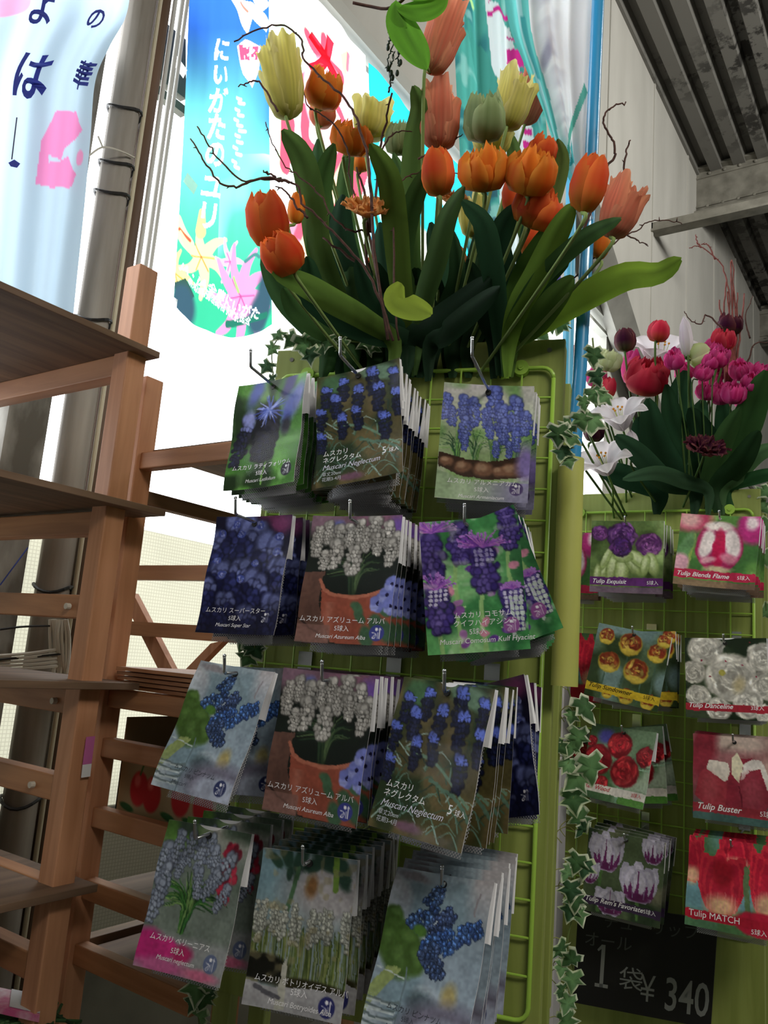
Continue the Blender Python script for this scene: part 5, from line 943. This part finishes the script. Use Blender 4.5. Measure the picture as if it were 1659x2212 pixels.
LV = [  # tip ... base pixels, width px, depth tip, depth base, tone (front-lit leaves painted lighter), twist
 ([(610, 280), (650, 340), (672, 440), (690, 560), (760, 730)], 62, 1.26, 1.36, 0x4E6A34, .3), ([(722, 310), (700, 380), (688, 480), (700, 620), (780, 735)], 50, 1.28, 1.38, 0x41602F, -.3),
 ([(686, 300), (690, 400), (720, 560), (800, 735)], 48, 1.4, 1.42, 0x3A5C38, .2), ([(800, 310), (838, 380), (850, 470), (862, 600), (880, 738)], 58, 1.16, 1.32, 0x56702E, .25),
 ([(893, 185), (905, 230), (893, 300), (885, 420), (890, 600), (900, 735)], 46, 1.2, 1.36, 0x5C7A3E, .2), ([(940, 345), (900, 420), (876, 520), (880, 620), (890, 730)], 48, 1.22, 1.35, 0x466434, -.3),
 ([(1003, 402), (965, 470), (940, 560), (915, 640), (900, 735)], 52, 1.15, 1.3, 0x4A6838, .3), ([(998, 434), (1045, 480), (1066, 560), (1078, 640), (1085, 735)], 66, 1.1, 1.28, 0x24422C, -.3),
 ([(1205, 300), (1214, 350), (1190, 440), (1150, 560), (1100, 730)], 36, 1.3, 1.35, 0x5A6A34, .2), ([(1240, 440), (1205, 500), (1160, 590), (1120, 660), (1100, 735)], 60, 1.08, 1.25, 0x6A8C34, .2),
 ([(1342, 472), (1270, 510), (1190, 580), (1130, 660), (1095, 735)], 44, 1.05, 1.26, 0x47693A, -.3), ([(1472, 560), (1420, 588), (1350, 595), (1260, 640), (1160, 700), (1095, 742)], 66, 1.12, 1.3, 0x84A83A, .1),
 ([(1240, 600), (1200, 640), (1150, 700), (1105, 740)], 60, 1.16, 1.3, 0x5E7E3A, .3), ([(588, 588), (650, 610), (720, 650), (790, 690), (850, 738)], 56, 1.12, 1.28, 0x55702F, .1),
 ([(612, 622), (640, 670), (690, 710), (760, 745)], 48, 1.22, 1.34, 0x3A562C, .2), ([(640, 560), (660, 640), (720, 700), (800, 742)], 46, 1.3, 1.36, 0x2C4A2A, .3),
 ([(1115, 440), (1080, 520), (1100, 620), (1090, 735)], 60, 1.2, 1.32, 0x2F5038, -.2), ([(740, 420), (735, 520), (760, 620), (820, 738)], 66, 1.35, 1.4, 0x2A4A34, .2), ([(700, 450), (740, 560), (800, 660), (850, 740)], 60, 1.38, 1.4, 0x25422C, -.2),
 ([(1060, 600), (1010, 650), (940, 700), (880, 742)], 70, 1.2, 1.3, 0x1F3824, .1), ([(820, 480), (830, 580), (850, 680), (870, 740)], 56, 1.4, 1.42, 0x30503A, .3), ([(930, 480), (950, 580), (930, 680), (915, 740)], 60, 1.38, 1.4, 0x28462E, .2),
 ([(980, 500), (990, 600), (960, 680), (930, 740)], 44, 1.3, 1.36, 0x314E30, -.3), ([(1040, 480), (1020, 600), (990, 700), (960, 740)], 54, 1.36, 1.4, 0x2A482C, .3), ([(1140, 470), (1140, 580), (1120, 680), (1090, 740)], 56, 1.3, 1.36, 0x2C4E34, .1),
 ([(1130, 360), (1120, 430), (1150, 560), (1130, 700), (1100, 740)], 40, 1.34, 1.38, 0x506C38, .3), ([(1095, 280), (1110, 330), (1105, 420), (1080, 560), (1060, 730)], 34, 1.36, 1.4, 0x5A7640, .2), ([(650, 640), (720, 680), (800, 715), (880, 742)], 60, 1.18, 1.3, 0x24402A, .2),
 ([(1010, 560), (1040, 640), (1060, 700), (1070, 742)], 50, 1.25, 1.3, 0x203A26, .2), ([(1080, 620), (1020, 670), (960, 720), (930, 745)], 52, 1.12, 1.26, 0x1C3420, .1), ([(1230, 560), (1180, 600), (1130, 680), (1090, 742)], 46, 1.24, 1.32, 0x34562C, -.2),
 ([(770, 560), (800, 640), (840, 700), (880, 742)], 54, 1.24, 1.32, 0x22402A, .2), ([(850, 330), (870, 400), (868, 520), (880, 640), (890, 740)], 40, 1.42, 1.44, 0x48683A, -.2), ([(760, 300), (745, 380), (745, 480), (780, 620), (830, 740)], 40, 1.42, 1.44, 0x4C6C3C, .2),
 ([(1215, 470), (1170, 530), (1120, 620), (1095, 735)], 50, 1.18, 1.3, 0x4C7030, -.2), ([(905, 620), (885, 650), (860, 650)], 30, 1.06, 1.12, 0x6C8830, .4)]
def leaf_of(S, a, k, dthr=1.7):
    pts, w, d0, d1, tone, tw = a; n = len(pts); pp = [P(x, y, d0+(d1-d0)*(j/(n-1))) for j, (x, y) in enumerate(pts)]; pp = pp[::-1]
    tx, ty = pts[0]; r = min((t for t in tulips if t[3] is S), key=lambda t: abs(t[1]-tx)+.6*abs(t[2]-ty)+1000*t[0].get('nleaf', 0)*.12); r[0]['nleaf'] = r[0].get('nleaf', 0)+1
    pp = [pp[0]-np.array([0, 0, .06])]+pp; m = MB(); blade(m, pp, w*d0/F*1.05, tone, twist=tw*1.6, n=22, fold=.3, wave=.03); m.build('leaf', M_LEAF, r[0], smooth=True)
for k, a in enumerate(LV[:-1]): leaf_of(SA, a, k)
for k in range(30):                     # short dark foliage round the foot of the bouquet
    rd = random.Random(k+90); bx = 660+14.5*k; tx = bx+(bx-880)*.35+rd.uniform(-30, 30); ty = rd.uniform(540, 650); leaf_of(SA, ([(tx, ty), ((tx+bx)/2+rd.uniform(-15, 15), (ty+735)/2), (bx*.8+176, 742)], rd.uniform(44, 64), rd.uniform(1.26, 1.42), rd.uniform(1.32, 1.42), rd.choice([0x24402A, 0x1E3824, 0x2C4A2E, 0x34542E]), rd.uniform(-.4, .4)), k)
r = thing('ivy_leaf', 'single yellow green leaf curling down in front of the dark stems', 'leaf', P(905, 655, 1.1))
m = MB(); blade(m, [P(868, 612, 1.12), P(860, 640, 1.1), P(880, 655, 1.09), P(932, 680, 1.07)], .045, 0x8AA03A, twist=.5, fold=.3); m.build('leaf_blade', M_LEAF, r, smooth=True)
# second bouquet on the far stand
F2 = [(1396, 812, 2.0, 100, 70, 'double', 'red', 5, 42, 'large coral pink double tulip in the right bouquet'), (1423, 717, 1.98, 50, 42, 'single', 'red', 5, 5, 'pink tulip highest of the right bouquet, before the white lily'),
 (1350, 736, 2.0, 50, 46, 'single', 'purple', -8, 5, 'striped dark purple tulip above the coral double one'), (1311, 779, 1.96, 56, 42, 'double', 'cream', 15, 10, 'greenish white tulip beside the blue pole'),
 (1312, 840, 1.98, 40, 44, 'single', 'red', 8, 0, 'coral tulip under the greenish white one'), (1365, 795, 2.1, 46, 70, 'single', 'mag', 0, 0, 'magenta tulip behind the coral double one'),
 (1530, 950, 1.86, 78, 62, 'open', 'purple', 0, 60, 'open dark purple tulip low in the right bouquet'), (1284, 932, 2.0, 46, 40, 'double', 'purple', 0, 20, 'dark purple tulip low beside the blue pole'), (1578, 702, 2.05, 56, 40, 'double', 'purple', 0, 0, 'dark purple tulip at the twig bundle'),
 (1290, 815, 2.05, 44, 40, 'double', 'mag', 0, 20, 'magenta flower right behind the blue pole'), (1562, 735, 2.0, 50, 44, 'double', 'red', 0, 20, 'coral flower under the purple one at the twig bundle')]
F2 += [(1228, 772, 1.75, 34, 50, 'parrot', 'peach', 0, 0, 'peach flower half hidden behind the stand edge beside the pole'), (1222, 832, 1.8, 34, 46, 'parrot', 'white', 0, 0, 'pale lilac flower low between the stand edge and the pole'), (1216, 888, 1.8, 30, 36, 'double', 'mag', 0, 20, 'pink flower lowest between the stand edge and the pole')]
for i, a in enumerate(F2): flower(SB, *a[:9], a[9], seed=40+i, sbase=-.25+(a[0]-1430)/F*.5)
FR = [(1455, 778, 28), (1478, 802, 28), (1462, 768, 24), (1540, 752, 28), (1555, 772, 30), (1536, 782, 24), (1575, 798, 30), (1600, 800, 30), (1535, 825, 28), (1560, 850, 32), (1525, 845, 26), (1585, 850, 32), (1545, 812, 26), (1622, 828, 30), (1650, 822, 28), (1608, 862, 30), (1640, 800, 24), (1655, 845, 24), (1518, 805, 24)]
wh = ['leftmost', 'second from left', 'third from left', 'fourth from left', 'fifth from left', 'sixth from left', 'seventh from left', 'eighth from left', 'ninth from left', 'tenth from left', 'ninth from right', 'eighth from right', 'seventh from right', 'sixth from right', 'fifth from right', 'fourth from right', 'third from right', 'second from right', 'rightmost']
for i, (x, y, s_) in enumerate(sorted(FR)): flower(SB, x, y, 1.9+.1*(i % 3), s_*1.55, s_*1.3, 'double', 'mag', (i*37) % 60-30, 25+(i*17) % 40, 'small hot pink freesia blossom, %s of the pink cluster' % wh[i], 'freesia', cat='freesia', seed=70+i, group='hot pink freesias in the right bouquet', sr=.0016, sbase=-.12+(x-1560)/F*.4)
def lily(x, y, d, wpx, tilt, fwd, label, sb, col=0xEDE6EA):
    c = P(x, y, d); R = wpx*.5*d/F; ax = axis_of(tilt, fwd); B = basis(ax); base = SB.T(sb, -.1, -.09); r = thing('lily', label, 'lily', base); b0 = c-B[2]*R*.9
    for k in range(6):
        a = k*pi/3+.3; dr = cos(a)*B[0]+sin(a)*B[1]; m = MB(); blade(m, [b0, b0+dr*R*.28+B[2]*R*.6, b0+dr*R*.75+B[2]*R*1.0, b0+dr*R*1.15+B[2]*R*.85], R*.8, lin(col), face=B[2], n=12, shape='petal', fold=.15); m.build('petal', M_PETAL, r, smooth=True)
    m = MB()
    for k in range(5): e = b0+B[2]*R*.95+R*.16*(cos(k*1.26)*B[0]+sin(k*1.26)*B[1]); m.tube([b0, e], .0008, lin(0xB8C480), n=5); m.ball(e, .003, .002, .003, lin(0xB87A20), n=6, m=4)
    m.build('stamens', M_V, r); m = MB(); m.tube(spline([b0, b0-B[2]*.04, (b0+base)/2, base], 12), .0026, lin(0x5A7A3A), n=7); m.build('stem', M_STEM, r, smooth=True)
lily(1432, 745, 2.06, 150, -8, 50, 'large white lily behind the pink tulip in the right bouquet', -.27); lily(1335, 885, 1.92, 120, -30, 45, 'white lily in the left middle of the right bouquet', -.33)
lily(1300, 985, 1.9, 120, -35, 50, 'white lily with yellow stamens lowest beside the cardboard tube', -.36)
for x, y, h, w_, lb, cc in ((1481, 728, 82, 30, 'tall cream lily bud right of the white lily', 'white'), (1512, 768, 46, 60, 'pale green lily bud lying sideways next to the freesias', 'cream'), (1364, 960, 56, 34, 'closed cream lily bud low in front of the leaves', 'white')):
    flower(SB, x, y, 1.95, w_, h, 'bud', cc, -8 if h > 50 else 60, 0, lb, 'lily_bud', cat='lily', seed=90)
LV2 = [([(1480, 800), (1470, 880), (1500, 960), (1540, 1050)], 62, 1.98, 2.05, 0x2A4A30, .2), ([(1440, 830), (1460, 920), (1510, 1000), (1540, 1055)], 50, 1.95, 2.05, 0x244028, .2), ([(1400, 860), (1420, 960), (1470, 1040)], 60, 1.95, 2.02, 0x223E28, .2), ([(1655, 800), (1620, 900), (1580, 980), (1545, 1050)], 70, 1.85, 2.0, 0x33552C, .2),
 ([(1640, 930), (1600, 1000), (1550, 1055)], 50, 1.8, 1.95, 0x2C4A2C, .2), ([(1345, 1035), (1420, 1022), (1480, 1040), (1530, 1060)], 34, 1.8, 1.95, 0x3C5A40, .1), ([(1330, 940), (1380, 980), (1440, 1040), (1500, 1060)], 46, 1.85, 1.98, 0x2A4630, .2), ([(1700, 1020), (1640, 1030), (1580, 1055)], 30, 1.8, 1.95, 0x2F5A34, .1),
 ([(1490, 880), (1530, 960), (1550, 1050)], 56, 1.95, 2.0, 0x1F3A26, .2), ([(1560, 860), (1570, 960), (1550, 1050)], 50, 2.0, 2.05, 0x2A4A2E, .2), ([(1700, 960), (1640, 980), (1590, 1030), (1560, 1060)], 36, 1.85, 1.95, 0x4A6C44, .2), ([(1290, 1010), (1350, 1030), (1420, 1060)], 50, 1.95, 2.0, 0x1E3824, .2), ([(1380, 900), (1400, 980), (1450, 1060)], 60, 2.0, 2.05, 0x203A26, -.2), ([(1520, 860), (1500, 960), (1520, 1060)], 54, 2.02, 2.05, 0x2C4C30, .2), ([(1600, 880), (1560, 960), (1530, 1055)], 44, 1.9, 1.98, 0x38582F, .2)]
for k, a in enumerate(LV2): leaf_of(SB, a, k)
for t in tulips:
    if 'nleaf' in t[0]: del t[0]['nleaf']
# twigs
def twig(name, label, lines, d, r0, mat=M_TWIG, cat='twig', group=None, base=None):
    r = thing(name, label, cat, base if base is not None else P(*lines[0][-1], d), group=group); rd = random.Random(len(label)); m = MB()
    for ln in lines:
        pts = [P(x, y, d) for x, y in ln]; pp = spline(pts, len(pts)*5); pp = [p+np.array([rd.gauss(0, .0009) for _ in range(3)]) for p in pp]; m.tube(pp, list(np.linspace(r0*.45, r0, len(pp))), n=6)
        for k in range(2, len(pp)-1, 6): dv = np.array([rd.gauss(0, 1) for _ in range(3)]); dv /= np.linalg.norm(dv); m.tube([pp[k], pp[k]+dv*.006], [.0012, .0005], n=5)
    m.build('branch', mat, r, smooth=True); return r
twig('curly_twig', 'bare curly twig arching over the yellow parrot tulip', [[(505, 90), (560, 62), (612, 54), (650, 85), (658, 128), (700, 172), (742, 212), (772, 262), (790, 320), (800, 400), (810, 560), (840, 735)]], 1.22, .0026)
twig('curly_twig', 'forked curly twig reaching furthest left over the lily banner', [[(427, 273), (450, 312), (480, 352), (525, 390), (580, 386), (640, 400), (655, 440), (700, 480), (745, 530), (800, 600), (850, 735)], [(413, 302), (445, 352), (480, 398), (520, 402), (570, 384), (620, 392)], [(568, 368), (590, 380), (625, 395)], [(595, 402), (622, 418), (645, 452), (665, 470)]], 1.2, .0024)
twig('curly_twig', 'short curly twig crossing the left leaves from upper left', [[(572, 265), (588, 305), (612, 352), (650, 385), (690, 420), (720, 470), (760, 500), (800, 520), (840, 735)], [(516, 186), (545, 177), (562, 180), (600, 240)]], 1.27, .002)
twig('curly_twig', 'dark twig behind the orange tulips between the yellow one and the stems', [[(652, 182), (665, 230), (690, 245), (730, 280), (752, 330), (760, 400), (800, 520), (840, 735)]], 1.3, .002)
twig('curly_twig', 'curly twig running left from the red orange tulip', [[(1000, 380), (960, 370), (905, 372), (865, 392), (858, 430), (850, 560), (860, 735)], [(1000, 290), (965, 312), (900, 345)], [(890, 283), (850, 290), (820, 330)]], 1.25, .0018)
twig('curly_twig', 'curly twig curving up in front of the cream wall right of the blue pole', [[(1352, 222), (1330, 226), (1308, 245), (1304, 268), (1322, 300), (1330, 335), (1312, 358), (1290, 420), (1240, 540), (1110, 735)], [(1362, 300), (1352, 335), (1345, 385), (1318, 410), (1285, 440)]], 1.28, .0026)
twig('curly_twig', 'thin curly twig sticking out to the right behind the peach tulip', [[(1475, 482), (1440, 476), (1400, 480), (1375, 498), (1330, 520), (1240, 600), (1110, 735)], [(1400, 530), (1375, 518), (1350, 505)]], 1.3, .0016)
twig('thick_branch', 'dark reddish branch rising through the middle of the leaves', [[(845, 200), (832, 270), (818, 340), (812, 430), (790, 500), (800, 600), (830, 700), (850, 740)], [(770, 360), (790, 430), (800, 500)], [(700, 515), (760, 560), (815, 620)]], 1.3, .0036)
mt = plain('berry_branch', 0x3A4640, .5)
b_ = twig('berry_twig', 'dark twig with drooping buds beside the broad green leaf', [[(853, 60), (848, 100), (838, 130), (843, 170), (840, 200)], [(848, 60), (842, 80), (838, 100)], [(857, 90), (860, 120), (862, 145)], [(852, 110), (846, 135), (840, 150)]], 1.2, .0016, mt)
for x, y in ((838, 103), (845, 158), (862, 112), (865, 135), (858, 158), (838, 148), (848, 168)): m = MB(); m.ball(P(x, y, 1.2), .003, .003, .0055, n=8, m=6); m.build('bud', mt, b_, smooth=True)
L_ = thing('leafy_branch', 'branch with broad bright green leaves hanging in from the top edge', 'branch', P(850, -20, 1.16))
m = MB(); m.tube(spline([P(762, 6, 1.18), P(800, 14, 1.18), P(840, 18, 1.17), P(880, -10, 1.16), P(900, -60, 1.16)], 16), .0022, n=7); m.build('branch', M_TWIG, L_, smooth=True)
for pts, w_ in (([(856, 0), (868, 50), (900, 110), (922, 152)], 74), ([(855, 18), (900, 20), (940, 10), (968, -8)], 60), ([(845, -10), (880, -30), (930, -30), (980, -50)], 66), ([(850, 10), (858, 40), (880, 60)], 30)):
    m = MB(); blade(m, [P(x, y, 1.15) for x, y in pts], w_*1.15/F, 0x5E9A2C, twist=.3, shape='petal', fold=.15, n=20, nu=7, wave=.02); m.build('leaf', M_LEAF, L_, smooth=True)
red_t = plain('red_twig', 0x8A4A44, .7, noise=.4, nscale=80)
r = thing('twig_bundle', 'bundle of thin reddish twigs standing upright in the right bouquet', 'twigs', SB.T(-.1, -.05, -.1))
for k in range(9):
    rd = random.Random(k+5); pts = [(1560+k*6+rd.gauss(0, 6), 545+rd.random()*130), (1568+k*3+rd.gauss(0, 5), 720), (1566+k*2, 840), (1550, 1050)]; m = MB(); m.tube([p+np.array([rd.gauss(0, .001) for _ in range(3)]) for p in spline([P(x, y, 2.05) for x, y in pts], 22)], list(np.linspace(.0018, .0048, 22)), n=5); m.build('twig', red_t, r, smooth=True)
twig('curly_twig', 'forked reddish twig tip above the upright twig bundle', [[(1490, 535), (1512, 533), (1540, 552), (1562, 580), (1575, 640), (1575, 720)], [(1503, 505), (1505, 522), (1515, 535)], [(1515, 528), (1530, 530), (1545, 560)]], 2.05, .0026, red_t)
twig('curly_twig', 'grey brown wavy twig left of the upright twig bundle', [[(1478, 672), (1490, 690), (1515, 700), (1522, 682), (1535, 685), (1560, 710)], [(1625, 640), (1610, 690), (1620, 730)], [(1659, 740), (1630, 745), (1610, 800)]], 2.0, .0024)
# ================================================================ variegated ivy
OUT = [(0, 0), (.34, -.16), (.5, .06), (.3, .2), (.62, .44), (.3, .52), (.22, .66), (0, 1.0), (-.22, .66), (-.3, .52), (-.62, .44), (-.3, .2), (-.5, .06), (-.34, -.16)]
def ivy_leaf(parent, c, size, ang, tilt, yaw, rd):
    c = np.asarray(c); gr = lin(rd.choice([0x44643E, 0x5A7E50, 0x3C5C40, 0x6A9060])); wh_ = lin(rd.choice([0xD4DCC0, 0xE0E6CC, 0xC8D4B0])); ctr = np.array([0, .36])
    X = np.array([cos(YAW), sin(YAW), 0]); Zz = ZV; Yf = np.array([sin(YAW), -cos(YAW), 0]); V = []; Cs = []
    def put(p, h, col):
        x, y = p[0]*size, (p[1]-.3)*size; y, h2 = y*cos(tilt)-h*sin(tilt), y*sin(tilt)+h*cos(tilt); x, h2 = x*cos(yaw)-h2*sin(yaw), x*sin(yaw)+h2*cos(yaw)
        x, y = x*cos(ang)-y*sin(ang), x*sin(ang)+y*cos(ang); V.append(c+X*x+Zz*y+Yf*h2); Cs.append(col)
    pr = []; n = len(OUT)
    for i in range(n): pr += [OUT[i], ((OUT[i][0]+OUT[(i+1) % n][0])/2, (OUT[i][1]+OUT[(i+1) % n][1])/2)]
    put(ctr, 0, gr*1.25); N_ = len(pr)
    for ring, (k, col) in enumerate(((.45, gr), (.74, gr*.9), (.84, wh_*.85), (1.0, wh_))):
        for i, p in enumerate(pr): put(ctr+(np.array(p)-ctr)*k, size*(.07*sin(i*.9+rd.random())*k-.10*k*k), np.clip(col*(.88+.24*rd.random()), 0, 1) if not (ring == 2 and rd.random() < .35) else gr)
    Fc = [(0, 1+i, 1+(i+1) % N_) for i in range(N_)]
    for g in range(3): Fc += [(1+g*N_+i, 1+(g+1)*N_+i, 1+(g+1)*N_+(i+1) % N_, 1+g*N_+(i+1) % N_) for i in range(N_)]
    m = MB(); m.add(V, Fc, np.array(Cs)); m.build('leaf', M_LEAF, parent, smooth=True)
def ivy(label, vine, leaves, d, seed=1, tend=0):
    rd = random.Random(seed); r = thing('ivy_garland', label, 'ivy', P(*vine[0], d)); m = MB(); pp = spline([P(x, y, d) for x, y in vine], len(vine)*6); m.tube(pp, .0012, lin(0x6A7A48), n=6); m.build('vine', M_STEM, r, smooth=True)
    for x, y, s_ in leaves:
        c = P(x, y, d-.012-.01*rd.random()); ivy_leaf(r, c, s_*d/F*1.05, pi+rd.uniform(-.8, .8), rd.uniform(-.6, .5), rd.uniform(-.7, .7), rd); q0 = min(pp, key=lambda p: np.linalg.norm(p-c)); m = MB(); m.tube([q0, (q0+c)/2+np.array([0, 0, .006]), c], .0007, lin(0x7A8A50), n=5); m.build('leaf_stalk', M_STEM, r, smooth=True)
    for k in range(tend):
        t = rd.choice(pp); dv = -CR*rd.uniform(.02, .05); m = MB(); m.tube(spline([t, t+dv*.5+ZV*.012, t+dv, t+dv*.7-ZV*.015], 10), .0008, lin(0x8A8A50), n=5); m.build('tendril', M_STEM, r, smooth=True)
ivy('variegated ivy sprig twined round the blue pole above the cardboard tube', [(1280, 730), (1285, 800), (1275, 860), (1255, 900), (1225, 940), (1205, 950), (1225, 1000)], [(1284, 765, 44), (1290, 812, 42), (1284, 850, 46), (1308, 855, 40), (1262, 868, 36), (1256, 905, 44), (1280, 905, 62), (1205, 936, 52), (1226, 925, 46), (1236, 944, 44), (1216, 972, 44), (1228, 994, 34)], 1.10, 3)
ivy('long variegated ivy garland hanging between the two green stands', [(1225, 1480), (1245, 1560), (1235, 1650), (1250, 1740), (1245, 1830), (1235, 1900), (1240, 1960), (1225, 2040), (1240, 2110), (1225, 2212)], [(1264, 1525, 62), (1236, 1545, 34), (1250, 1592, 52), (1236, 1612, 46), (1210, 1612, 36), (1276, 1655, 66), (1226, 1650, 46), (1248, 1680, 60), (1238, 1725, 56), (1252, 1770, 54), (1262, 1790, 40), (1246, 1860, 46), (1262, 1872, 44), (1228, 1885, 38), (1232, 1920, 50), (1244, 1945, 46), (1232, 1965, 44), (1250, 1975, 40), (1212, 2052, 44), (1236, 2072, 48), (1215, 2090, 36), (1236, 2115, 46), (1216, 2140, 40), (1228, 2165, 44), (1224, 2205, 46)], 1.36, 5, 16)
ivy('variegated ivy sprig lying over the top left corner of the near stand', [(590, 810), (588, 760), (605, 730), (650, 730), (720, 735), (800, 742)], [(600, 722, 38), (588, 752, 30), (576, 790, 36), (586, 820, 30), (632, 732, 42), (658, 742, 54), (684, 730, 50), (708, 735, 44), (738, 742, 36), (790, 738, 50), (806, 748, 34), (668, 765, 44)], 1.33, 7)
ivy('dark ivy tuft peeping out left between the second and third packet rows', [(560, 1370), (535, 1400), (545, 1430)], [(530, 1385, 46), (550, 1400, 50), (536, 1418, 44), (560, 1385, 40)], 1.27, 9)
ivy('shadowed ivy hanging below the bottom left packets', [(440, 2080), (425, 2130), (430, 2212)], [(425, 2130, 64), (440, 2160, 50), (412, 2165, 44), (430, 2195, 54), (450, 2140, 40)], 1.2, 11)
ivy('variegated ivy mass lying behind the top right corner of the near stand', [(1090, 720), (1140, 705), (1200, 690), (1235, 710)], [(1110, 712, 46), (1140, 705, 50), (1165, 715, 46), (1190, 690, 46), (1180, 668, 40), (1150, 680, 38), (1215, 700, 40), (1125, 725, 34), (1170, 655, 34)], 1.46, 13)
ivy('pale green ivy foliage at the right edge above the far stand corner', [(1659, 1040), (1650, 1080), (1655, 1130)], [(1655, 1060, 40), (1648, 1095, 34), (1658, 1130, 36), (1652, 1200, 40), (1655, 1320, 36)], 1.95, 15)
# ================================================================ small things at the frame's bottom left and between the stands
m = MB(); m.box((-1.95, -.7, .80), (-1.262, .93, .813)); m.build('shelf_board', M_PLY, A, bevel=.001)
K = thing('seed_packet', 'pink and white labelled packet lying at the bottom left corner', 'packet', on(2, .84, 30, 2170))
a_, b_, c_ = on(2, .86, -60, 2120), on(2, .86, 88, 2152), on(2, .86, -70, 2160)
m = MB(); m.obox(a_, b_-a_, c_-a_, (0, 0, -.01)); m.build('packet_body', plain('pink_card', 0xC85A8C, .5, col2=0xE8D8E0, nscale=24), K)
m = MB(); m.obox(b_+(0, 0, .001), (a_-b_)*.42, (c_-a_)*.9, (0, 0, .001)); m.build('white_label', plain('grey_label', 0xC8C8CC, .6), K)
m = MB(); cc = on(2, .835, 60, 2200); rd = random.Random(4)
for k in range(26): m.tube([cc+np.array([rd.gauss(0, .04), rd.gauss(0, .03), 0]) for _ in range(3)], .003, lin(rd.choice([0x3A5A38, 0x28402A, 0x54744C])), n=5)
tag(m.build('green_cuttings', M_V), 'tangle of dark green plant cuttings below the pink packet', 'plant cuttings', kind='stuff')
r = thing('white_side_post', 'pale painted post standing between the two green stands', 'post', on(1, 1.75, 1205, 2212)*np.array([1, 1, 0]))
pt = on(1, 1.9, 1203, 1650); m = MB(); m.box((pt[0]-.02, 1.88, 0), (pt[0]+.02, 1.92, 1.62)); m.build('post_body', plain('pale_post', 0xC8C6CC, .6), r)
